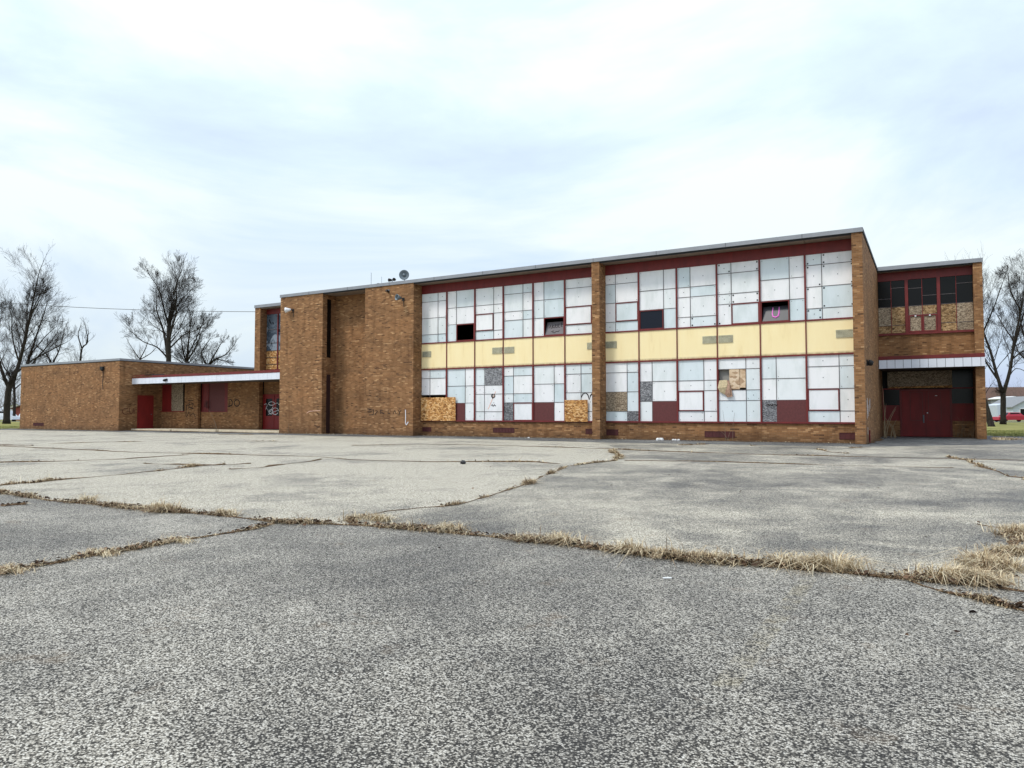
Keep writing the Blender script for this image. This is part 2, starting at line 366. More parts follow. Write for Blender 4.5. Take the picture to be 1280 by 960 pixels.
def lawn_mat():
    m, t, b = mat('winter_lawn', rough=0.95, spec=0.1); p = pos(t)
    f = noise(t, p, 0.35, 6, 0.65)
    c = ramp(t, f, [(0.32, lin(84, 92, 48)), (0.5, lin(128, 126, 72)), (0.68, lin(166, 154, 104))])
    t.links.new(c, b.inputs['Base Color']); bump(t, b, noise(t, p, 18, 4), 0.8, 0.03); return m
M['lawn'] = lawn_mat()
def bark(name, a, c2):
    m, t, b = mat(name, rough=0.95, spec=0.15); p = pos(t)
    f = noise(t, mapped(t, p, (6, 6, 1.2)), 2.0, 5, 0.7)
    t.links.new(ramp(t, f, [(0.3, a), (0.7, c2)]), b.inputs['Base Color']); bump(t, b, f, 0.8, 0.05); return m
M['bark'] = bark('dark_bark', lin(30, 27, 24), lin(68, 62, 56))
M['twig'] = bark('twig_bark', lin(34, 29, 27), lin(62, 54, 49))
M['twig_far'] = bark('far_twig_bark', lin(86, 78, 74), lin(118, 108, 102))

# ------------------------------------------------------------------ ground
ext = 1800
MB().quad((-ext,-ext,-0.03),(ext,-ext,-0.03),(ext,ext,-0.03),(-ext,ext,-0.03)).build('ground', M['lawn'], kind='structure')
C = {
 'C1':[(-13.56,5.59),(-11.84,5.49),(-10.93,5.42),(-10.18,5.32),(-9.17,5.41),(-8.56,5.39),(-7.99,5.43),(-7.22,5.51),(-6.56,5.52),(-6.1,5.45),(-5.57,5.62),(-5.13,5.75),(-4.47,5.83),(-4.0,5.85),(-3.36,5.83),(-2.75,5.81),(-2.16,5.72),(-1.66,5.71),(-1.21,5.76),(-0.92,5.76),(-0.51,5.81),(-0.26,5.81),(0.1,5.82),(0.33,5.82),(0.5,5.77),(0.96,5.65),(1.6,5.5)],
 'C2':[(-5.6,1.6),(-5.72,2.38),(-5.82,2.71),(-5.88,2.96),(-5.9,3.26),(-5.92,3.53),(-5.91,3.8),(-5.92,4.11),(-5.92,4.61),(-5.88,4.96),(-6.02,5.43)],
 'C3':[(-5.13,5.75),(-5.44,5.96),(-5.56,6.34),(-5.59,6.77),(-5.46,7.18),(-5.28,7.47),(-5.25,7.87),(-5.38,8.63),(-5.63,9.74),(-5.82,10.76),(-6.23,11.88),(-6.57,13.2),(-6.98,14.53),(-6.93,15.77),(-6.8,16.86),(-7.27,18.54),(-7.91,19.78),(-8.68,21.18)],
 'C4':[(-12.77,5.48),(-13.04,6.04),(-13.17,6.33),(-13.02,6.53),(-13.24,6.91),(-13.26,7.44),(-13.35,7.85),(-13.39,8.36),(-13.61,8.9),(-13.57,9.16),(-13.75,9.55),(-14.1,10.42),(-14.05,11.15)],
 'C5':[(-31.52,13.48),(-26.73,13.45),(-24.2,13.4),(-21.35,13.31),(-19.36,13.62),(-16.63,14.03),(-14.35,14.45),(-12.65,13.85),(-10.55,14.17),(-9.88,14.56),(-9.19,14.96),(-8.14,15.4),(-7.46,15.14)],
 'C6':[(-19.33,8.61),(-19.19,8.88),(-18.6,9.7),(-18.15,10.67),(-17.93,11.18),(-18.11,12.28),(-18.2,13.26)],
 'C7':[(-12.67,10.17),(-12.57,10.75),(-12.68,11.24),(-12.89,12.01),(-13.06,12.73),(-13.43,13.58)],
 'C8':[(-15.84,10.3),(-14.77,10.62),(-13.99,10.77),(-13.69,11.55)],
 'C9':[(-29.87,15.55),(-29.73,16.55),(-29.52,17.84),(-28.84,18.74)],
 'C10':[(0.39,22.97),(0.71,21.56),(0.84,20.58),(0.93,19.09),(1.07,17.86),(1.25,16.6),(1.41,15.72),(1.64,14.67)],
 'C11':[(-18.47,20.21),(-16.67,22.39),(-13.88,22.86),(-11.5,22.73),(-9.54,22.5),(-6.91,21.81),(-5.1,21.64),(-3.81,21.57),(-2.3,21.67),(-1.2,21.84),(2.0,22.12)],
 'C12':[(-6.65,16.95),(-5.52,17.42),(-4.85,17.64),(-3.25,17.74),(-2.39,17.76),(-0.99,17.99),(0.38,18.22)],
 'C13':[(0.87,9.03),(0.69,8.37),(0.57,7.63),(0.5,7.18),(0.35,6.76),(0.35,6.34),(0.36,5.92)],
 'C14':[(-0.16,5.75),(0.01,5.53),(0.1,5.46),(0.26,5.37),(0.45,5.19),(0.62,5.04)],
 'C15':[(-10.1,4.69),(-10.04,4.94)],'C16':[(0.39,9.0),(0.5,8.94),(0.58,8.75)],
 'C17':[(-25.47,21.21),(-24.22,21.93)],'C18':[(-34.91,27.35),(-33.22,28.33)],'C19':[(-3.23,25.82),(-2.65,24.1),(-2.12,23.37)],
 'C20':[(-8.11,26.59),(-7.43,27.81)],'C21':[(-30.08,13.9),(-28.68,14.31)],'C22':[(-2.46,27.25),(-1.92,28.26)],'C23':[(-5.71,27.57),(-5.27,28.23)]}
def slab(name, pts, m, z=0.0):
    co = [Vector(q) for q in pts]; n = len(co)
    v, e_, f, _, _, _ = delaunay_2d_cdt(co, [], [list(range(n))], 1, 1e-5)
    tris = []
    for t in f:
        a, b, c = (v[k] for k in t); ar = (b - a).cross(c - a)
        tris.append(tuple(t) if ar > 0 else tuple(reversed(t)))
    me = bpy.data.meshes.new(name); me.from_pydata([(q.x, q.y, z) for q in v], [], tris); me.update(); me.materials.append(m)
    return link(name, me, kind='structure')
c1 = C['C1']; c3 = C['C3']
ji = c1.index((-5.13, 5.75))
slab('asphalt_lot', [(-60, -40), (40, -40), (40, 5.5)] + c1[::-1] + [(-60, 5.6)], M['asphalt_near'])
# pale area, left of the wandering crack
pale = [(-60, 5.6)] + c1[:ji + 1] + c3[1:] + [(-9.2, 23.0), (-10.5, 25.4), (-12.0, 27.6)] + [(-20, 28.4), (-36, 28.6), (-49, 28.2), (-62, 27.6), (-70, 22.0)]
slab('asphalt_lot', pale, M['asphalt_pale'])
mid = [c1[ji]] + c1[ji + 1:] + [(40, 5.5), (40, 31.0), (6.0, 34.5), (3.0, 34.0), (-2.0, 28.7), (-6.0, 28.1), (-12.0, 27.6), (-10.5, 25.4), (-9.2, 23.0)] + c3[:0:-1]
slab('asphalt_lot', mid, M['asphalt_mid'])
slab('asphalt_lot', [(-62, 27.6), (-49, 28.2), (-36, 28.6), (-20, 28.4), (-12.0, 27.6), (-6.0, 28.1), (-2.0, 28.7), (3.0, 34.0), (6.0, 34.5), (40, 31.0), (40, 44.5), (9, 44.0), (4.0, 47.0), (-60, 47), (-62, 31.5), (-66, 31.0)], M['asphalt_dark'], -0.004)

# soil in the cracks + dry grass + dead leaves -----------------------------------------
def resample(pl, step):
    pl = np.array(pl, float); seg = np.hypot(*(pl[1:] - pl[:-1]).T); cum = np.concatenate([[0], np.cumsum(seg)])
    n = max(2, int(cum[-1] / step)); s = np.linspace(0, cum[-1], n)
    return np.stack([np.interp(s, cum, pl[:, 0]), np.interp(s, cum, pl[:, 1])], 1), cum[-1]
def wob(n, amp, k=6):
    c = NR.randn(max(4, n // k) + 3); x = np.linspace(0, len(c) - 1, n); return np.interp(x, np.arange(len(c)), c) * amp
# width of the soil strip, grass density (blades per metre), grass height, leaf density
spec = {'C1':(0.14,820,0.095,150),'C2':(0.08,760,0.062,60),'C3':(0.08,480,0.085,30),'C4':(0.09,260,0.085,14),'C5':(0.09,40,0.06,3),'C6':(0.07,50,0.05,2),
 'C7':(0.07,50,0.05,2),'C8':(0.05,22,0.05,0),'C9':(0.14,26,0.05,2),'C10':(0.08,90,0.07,6),'C11':(0.07,34,0.055,3),'C12':(0.045,22,0.045,0),'C13':(0.17,900,0.095,50),
 'C14':(0.05,650,0.06,60),'C15':(0.09,200,0.05,60),'C16':(0.025,60,0.03,10),'C17':(0.22,60,0.06,5),'C18':(0.3,45,0.08,5),'C19':(0.1,60,0.06,5),'C20':(0.25,120,0.09,5),'C21':(0.1,30,0.05,0),'C22':(0.15,60,0.06,5),'C23':(0.15,60,0.07,5)}
soil = MB(); blades = []; leaves = []
for k, pl in C.items():
    wd, dens, gh, ld = spec[k]
    step = 0.05 if dens > 150 else 0.15
    pts, L = resample(pl, step); n = len(pts)
    pts = pts + np.stack([wob(n, 0.012 if dens > 150 else 0.05, 3), wob(n, 0.012 if dens > 150 else 0.05, 3)], 1)
    tg = np.gradient(pts, axis=0); tg /= np.hypot(*tg.T)[:, None] + 1e-9; nn = np.stack([-tg[:, 1], tg[:, 0]], 1)
    patch = np.clip(0.66 + wob(n, 0.42, 9), 0.16, 1.6)
    w = wd * 0.5 * np.clip(patch + NR.rand(n) * 0.35 - 0.1, 0.3 if dens > 150 else 0.5, 2)
    b0 = len(soil.v)
    for i in range(n):
        a = pts[i] + nn[i] * w[i]; c = pts[i] - nn[i] * w[i] * 0.7; hm = 0.004 + 0.02 * patch[i] * (0.3 if k == 'C16' else 1)
        soil.v += [(a[0], a[1], 0.003), (pts[i][0], pts[i][1], hm), (c[0], c[1], 0.003)]
        if i:
            q = b0 + 3 * i
            soil.f += [(q-3, q, q+1, q-2), (q-2, q+1, q+2, q-1)]; soil.mi += [0, 0]
    nb = int(dens * L * 0.95)
    # tufts: density follows patchiness
    pr = patch ** 2.5; pr /= pr.sum()
    idx = NR.choice(n, nb, p=pr)
    cl = NR.randn(n) * 0.3
    off = (NR.randn(nb) * 0.33) * w[idx] * 2.1
    base = pts[idx] + nn[idx] * off[:, None] + NR.randn(nb, 2) * 0.012
    hh = gh * np.clip(0.12 + 0.85 * patch[idx] * NR.rand(nb) ** 1.2 * 1.1, 0.1, 2.1) * (1 + 0.9 * (NR.rand(nb) > 0.96))
    blades.append(np.concatenate([base, hh[:, None], cl[idx][:, None]], 1))
    nl = int(ld * L); idl = NR.choice(n, nl, p=pr) if nl else []
    if nl: leaves.append(pts[idl] + nn[idl] * (NR.randn(nl) * 0.5 * w[idl] * 1.7)[:, None])
# extra leafy clump and scattered tufts beside the building
leaves.append(np.stack([-1.45 + NR.randn(260) * 0.16, 5.74 + NR.randn(260) * 0.035], 1))
for (xa_, ya_, xb_, yb_) in ((-62.4, 30.2, -49.25, 30.2), (-49.2, 31.1, -34.2, 31.1), (-34.2, 31.0, -30.7, 31.0), (-30.7, 32.1, -27.45, 32.1), (-27.45, 31.0, -24.03, 31.0), (-24.03, 31.75, -13.6, 31.75), (-13.6, 31.0, -13.21, 31.0), (-13.21, 31.75, -2.54, 31.75), (-2.54, 31.0, -2.15, 31.0), (-2.157, 31.0, -2.157, 40.0), (1.87, 40.0, 2.24, 40.0)):
    pts, L = resample([(xa_, ya_), (xb_, yb_)], 0.2); n = len(pts); b0 = len(soil.v); side = np.array([1.0, 0.0]) if xa_ == xb_ else np.array([0.0, -1.0])
    wv_ = np.clip(0.16 + wob(n, 0.12, 4) + NR.rand(n) * 0.08, 0.03, 0.6)
    for i in range(n):
        a = pts[i] + side * 0.001; c = pts[i] + side * wv_[i]
        soil.v += [(a[0], a[1], 0.02 + 0.05 * wv_[i]), (c[0], c[1], 0.003)]
        if i: q = b0 + 2 * i; soil.f.append((q-2, q-1, q+1, q)); soil.mi.append(0)
    nl = int(L * 7); t_ = NR.rand(nl)[:, None]; leaves.append(np.array([[xa_, ya_]]) * (1 - t_) + np.array([[xb_, yb_]]) * t_ + side * np.abs(NR.randn(nl, 1)) * 0.18)
leaves.append(np.stack([NR.uniform(-9, 1.2, 26), NR.uniform(3.5, 14, 26)], 1))
soil.build('crack_soil', M['soil'], kind='structure')
def blade_mesh(name, B, m, width=0.0032, lean=0.75):
    n = len(B); hs = np.sin(np.floor(B[:, 0] / 0.07) * 127.1 + np.floor(B[:, 1] / 0.07) * 311.7) * 43758.5453; az = (hs - np.floor(hs)) * 2 * np.pi + NR.randn(n) * 0.9; ln = np.abs(NR.randn(n)) * lean * 1.0 + 0.25
    h = B[:, 2]; dx, dy = np.cos(az), np.sin(az); wv = width * (0.6 + NR.rand(n) * 0.9)
    sx_, sy_ = -dy * wv, dx * wv
    z0 = np.full(n, 0.004)
    P0 = np.stack([B[:, 0] - sx_, B[:, 1] - sy_, z0], 1); P1 = np.stack([B[:, 0] + sx_, B[:, 1] + sy_, z0], 1)
    m1 = h * 0.6; l1 = m1 * ln * 0.8; l2 = h * ln * 1.7
    P2 = np.stack([B[:, 0] + dx * l1 + sx_ * .8, B[:, 1] + dy * l1 + sy_ * .8, m1], 1); P3 = np.stack([B[:, 0] + dx * l1 - sx_ * .8, B[:, 1] + dy * l1 - sy_ * .8, m1], 1)
    top = h * np.clip(1.1 - 0.55 * ln, 0.12, 1)
    P4 = np.stack([B[:, 0] + dx * l2, B[:, 1] + dy * l2, np.maximum(top, 0.006)], 1)
    V = np.stack([P0, P1, P2, P3, P4], 1).reshape(-1, 3)
    me = bpy.data.meshes.new(name); i = np.arange(n) * 5
    quads = np.stack([i, i + 1, i + 2, i + 3], 1); tris = np.stack([i + 3, i + 2, i + 4], 1)
    me.vertices.add(len(V)); me.vertices.foreach_set('co', V.ravel())
    loops = np.concatenate([np.concatenate([quads, tris], 1).ravel()])
    me.loops.add(len(loops)); me.loops.foreach_set('vertex_index', loops)
    me.polygons.add(2 * n); st = np.stack([np.arange(n) * 7, np.arange(n) * 7 + 4], 1).ravel(); me.polygons.foreach_set('loop_start', st)
    me.update(calc_edges=True); me.validate()
    tone = np.clip(0.45 + NR.randn(n) * 0.27 + (B[:, 3] if B.shape[1] > 3 else 0) * 0.5, 0, 1)
    a = me.attributes.new('tone', 'FLOAT', 'POINT'); a.data.foreach_set('value', np.repeat(tone, 5).astype(np.float32))
    me.materials.append(m); return me
B = np.concatenate(blades)
# tall tufts that stand out along the near crack
tuf = []
for (x, y, n_, h_) in ((-0.62,5.84,260,0.16),(-0.78,5.86,170,0.14),(0.1,5.9,380,0.13),(0.22,5.9,200,0.12),(-2.2,5.78,180,0.12),(-2.85,5.86,220,0.12),(-4.1,5.92,190,0.12),(-5.2,6.1,200,0.10),(-7.0,5.58,160,0.10),(-8.1,5.5,160,0.10),(-1.0,5.84,160,0.13),(-9.6,5.5,120,0.13),(0.75,8.5,420,0.12),(0.6,7.3,300,0.10),(0.42,6.5,300,0.1),(-5.9,4.2,150,0.06),(-5.9,3.5,140,0.06),(-5.88,2.8,170,0.06)):
    n_ = int(n_ * 1.5); tuf.append(np.stack([x + NR.randn(n_) * 0.09, y + NR.randn(n_) * 0.035, h_ * 1.1 * (0.35 + 0.75 * NR.rand(n_)), np.full(n_, 0.35)], 1))
# thin weeds along the foot of the walls
for (x0, x1, y, n_, h_) in ((-34.1,-24.1,30.9,420,0.07),(-23.9,-2.6,31.55,500,0.06),(-62,-49.5,30.1,500,0.08),(-49,-34.5,31.05,260,0.06)):
    tuf.append(np.stack([NR.uniform(x0, x1, n_), y - np.abs(NR.randn(n_)) * 0.08, h_ * (0.3 + NR.rand(n_)), NR.randn(n_) * 0.2], 1))
tuf.append(np.stack([2.45 + np.abs(NR.randn(700)) * 0.5, 39.9 + NR.randn(700) * 0.5, 0.12 * (0.3 + NR.rand(700)), NR.randn(700) * 0.2], 1))
B = np.concatenate([B] + tuf)
far = B[:, 1] > 14
link('dry_grass', blade_mesh('dry_grass', B[~far], M['straw'], 0.0024, 0.95), kind='stuff')
link('dry_grass', blade_mesh('dry_grass_far', B[far], M['straw'], 0.008), kind='stuff')
# winter lawn blades on the strips the camera sees
lb = []
for (x0, x1, y0, y1, n_) in ((-76, -62.5, 26, 40, 9000), (2.8, 9, 45, 62, 12000)):
    lb.append(np.stack([NR.uniform(x0, x1, n_), NR.uniform(y0, y1, n_), 0.03 + NR.rand(n_) * 0.05, NR.randn(n_) * 0.3], 1))
link('lawn_grass', blade_mesh('lawn_grass', np.concatenate(lb), M['lawn_blade'], 0.012), kind='stuff')
# dead leaves
Lf = np.concatenate(leaves); lm = MB(); tones = []
for x, y in Lf:
    s = random.uniform(0.010, 0.024); az = random.random() * 6.3; rot = Matrix.Rotation(az, 3, 'Z') @ Matrix.Rotation(random.uniform(-0.9, 0.9), 3, 'X')
    z = 0.012 + random.random() * 0.028; i = len(lm.v)
    for p in ((-s, -0.6*s, 0), (0, -0.75*s, 0.25*s), (s, 0, 0), (0, 0.75*s, 0.3*s), (-s, 0.6*s, 0.05*s), (-0.2*s, 0, -0.12*s)):
        q = rot @ Vector(p); lm.v.append((x + q.x, y + q.y, max(z + q.z, 0.005)))
    for f in ((0,1,5),(1,2,5),(2,3,5),(3,4,5),(4,0,5)): lm.f.append(tuple(i + k for k in f)); lm.mi.append(0)
    tones += [random.random() ** 1.3] * 6
lo = lm.build('dead_leaves', M['leaf'], kind='stuff')
a = lo.data.attributes.new('tone', 'FLOAT', 'POINT'); a.data.foreach_set('value', tones)

# ------------------------------------------------------------------ the school building
S = empty('school_building', (-18, 31, 0), 'long abandoned tan brick school with boarded white and yellow window walls', 'building')
XL, XM, XR0, XR1 = -34.2, -30.7, -27.45, -24.03      # brick masses
XE0, XE1 = -2.54, -2.157                              # end pier
Y0, YW, ZT = 31.0, 31.75, 8.25
YB = 47.0
def wall(*b, name='brick_wall', m='brick', parent=S, **kw): return MB().box(*b).build(name, M[m], parent, **kw)
wall(XL, XM, Y0, Y0 + 1.2, 0, ZT, name='brick_mass')
wall(XM + 0.0, XR0, 32.1, 32.3, 0, ZT)                                    # recessed panel between the masses
wall(XR0, XR1, Y0, Y0 + 1.2, 0, ZT, name='brick_mass')
wall(-13.6, -13.21, Y0, YW + 0.12, 0, ZT, name='brick_pier')
wall(XE0, XE1, Y0, YB, 0, ZT, name='brick_end_wall')
wall(XR1, -13.6, YW + 0.0, YW + 0.3, 0, 0.76); wall(-13.21, XE0, YW + 0.0, YW + 0.3, 0, 0.76)
wall(XL, XL + 0.3, Y0 + 1.2, YB, 0, ZT); wall(XL + 0.3, XE0, YB - 0.3, YB, 0, ZT)
wall(XL + 0.3, XE0, 37.5, 37.7, 0, ZT, name='corridor_wall', m='inside')
MB().box(XL + 0.3, XE0, YW + 0.6, 37.5, 3.75, 3.95).box(XL + 0.3, XE0, YW + 0.6, 37.5, 0.0, 0.05).build('interior_floor', M['floor'], S)
# slot window and dark red door in the return wall beside the left mass
MB().box(XM, XM + 0.012, 31.36, 31.66, 4.5, 7.95).build('slot_window', M['glass'], S)
MB().box(XM, XM + 0.012, 31.36, 31.66, 0.03, 3.5).build('side_door', M['slotred'], S)

# roof, coping, soffit
MB().box(XL, XE1, Y0 + 0.0, YB, ZT + 0.02, ZT + 0.14).build('roof', M['roof'], S)
MB().box(XL - 0.03, XE1 + 0.03, Y0 - 0.05, Y0 - 0.002, ZT + 0.01, ZT + 0.18).box(XL - 0.03, XE1 + 0.03, Y0 - 0.002, Y0 + 0.35, ZT + 0.145, ZT + 0.18).build('coping', M['coping'], S)
MB().box(XE1 + 0.002, XE1 + 0.03, Y0, YB, ZT + 0.03, ZT + 0.18).box(XL - 0.03, XL - 0.002, Y0, YB, ZT + 0.03, ZT + 0.18).build('coping', M['black'], S, label='dark edged roof coping along the side wall')
cs = MB()
for x in np.arange(XL + 2.4, XE1, 3.05): cs.box(x, x + 0.015, Y0 - 0.054, Y0 - 0.05, ZT + 0.012, ZT + 0.182)
cs.build('coping_joint', M['dmetal'], S)
for (a_, b_) in ((XM, XR0), (XR1, -13.6), (-13.21, XE0)):
    MB().box(a_, b_, Y0 + 0.01, Y0 + 0.05, ZT - 0.06, ZT + 0.01).build('drip_edge', M['black'], S)
    n = max(1, round((b_ - a_) / 1.78)) if a_ != XM else 2
    for i in range(n):
        u0 = a_ + (b_ - a_) * i / n; u1 = a_ + (b_ - a_) * (i + 1) / n
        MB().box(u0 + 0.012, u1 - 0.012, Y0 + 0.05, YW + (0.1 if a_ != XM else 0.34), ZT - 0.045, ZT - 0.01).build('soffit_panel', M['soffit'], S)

# window walls --------------------------------------------------------------------
zh, zt, zs1, zs0, zb = 8.19, 7.72, 5.00, 3.585, 0.84        # header top, window top, spandrel top/bottom, sill
bays = [(-24.02, -22.35), (-22.35, -20.56), (-20.56, -18.83), (-18.83, -17.10), (-17.10, -15.34), (-15.34, -13.56),
        (-13.27, -11.56), (-11.56, -9.77), (-9.77, -7.98), (-7.98, -6.17), (-6.17, -4.36), (-4.36, -2.54)]
unit = {}
def unitmesh(k):
    if k not in unit: unit[k] = MB().box(-0.5, 0.5, -0.5, 0.5, -0.5, 0.5).mesh('panel', M[k])
    return unit[k]
def board(name, k, x0, x1, z0, z1, y, th, parent, ry=0.0, label=None, rx=0.0):
    o = bpy.data.objects.new(name, unitmesh(k)); COL.objects.link(o)
    o.parent = parent; o.matrix_parent_inverse = PINV(parent)
    o.location = ((x0 + x1) / 2, y, (z0 + z1) / 2); o.scale = (abs(x1 - x0), th, abs(z1 - z0)); o.rotation_euler = (rx, ry, 0)
    if label: o['label'] = label
    return o
for (a_, b_) in ((XR1, -13.6), (-13.21, XE0)):
    MB().box(a_, b_, YW - 0.03, YW + 0.1, zt, zh).build('header_beam', M['red'], S)
    MB().box(a_, b_, YW - 0.055, YW + 0.1, zs1 - 0.03, zs1 + 0.035).build('transom', M['red'], S)
    MB().box(a_, b_, YW - 0.055, YW + 0.1, zs0 - 0.035, zs0 + 0.03).build('transom', M['red'], S)
    MB().box(a_, b_, YW - 0.075, YW + 0.1, zb - 0.07, zb).build('window_sill', M['red'], S)
    MB().box(a_, b_, YW - 0.045, YW + 0.1, 0.762, zb - 0.072).build('sill_shadow_strip', M['black'], S)  # black strip drawn in as the shadow under the sill
for i, (x0, x1) in enumerate(bays):
    if i in (0, 6): continue
    MB().box(x0 - 0.034, x0 + 0.034, YW - 0.07, YW + 0.1, zs1 + 0.035, zt).build('mullion', M['red'], S)
    MB().box(x0 - 0.022, x0 + 0.022, YW - 0.06, YW + 0.1, zs0 + 0.03, zs1 - 0.03).build('mullion', M['red'], S)
    MB().box(x0 - 0.036, x0 + 0.036, YW - 0.07, YW + 0.1, zb, zs0 - 0.035).build('mullion', M['red'], S)
# layouts: (wide side, row units from the top, {(row, side): kind})
UP = [('L',(1,2,2,1),{}), ('R',(2,2,2),{(2,'w'):'open'}), ('L',(2,1,2,1),{(2,'w'):'vent'}), ('L',(1,2,1,2),{}), ('R',(2,2,2),{(2,'w'):'open_grey'}), ('L',(1,2,2,1),{(2,'w'):'vent'}),
      ('R',(1,2,2,1),{(2,'w'):'vent'}), ('L',(2,2,2),{(2,'w'):'navy'}), ('R',(2,1,2,1),{}), ('R',(1,2,1,2),{(3,'w'):'vent'}), ('L',(2,2,2),{(2,'w'):'open_dark'}), ('R',(1,2,2,1),{})]
LO = [('R',(1,2,2,1),{(2,'w'):'none',(3,'w'):'none',(2,'n'):'none',(3,'n'):'none'}), ('L',(2,2,2),{(2,'w'):'maroon'}), ('R',(2,1,2,1),{(0,'w'):'greychip'}), ('R',(1,2,1,2),{(3,'w'):'vent',(3,'n'):'greychip'}), ('L',(2,2,2),{(2,'w'):'maroon'}), ('R',(1,2,2,1),{}),
      ('L',(1,2,2,1),{(2,'w'):'osb_old',(3,'n'):'greychip'}), ('R',(2,2,2),{(1,'n'):'greychip',(2,'w'):'maroon'}), ('L',(2,1,2,1),{(2,'w'):'vent'}), ('L',(1,2,1,2),{(1,'w'):'torn'}), ('R',(2,2,2),{(2,'n'):'greychip',(2,'w'):'maroon'}), ('L',(1,2,2,1),{(2,'w'):'vent'})]
holes = {9: 0.5, 11: 0.9, 8: 0.25}
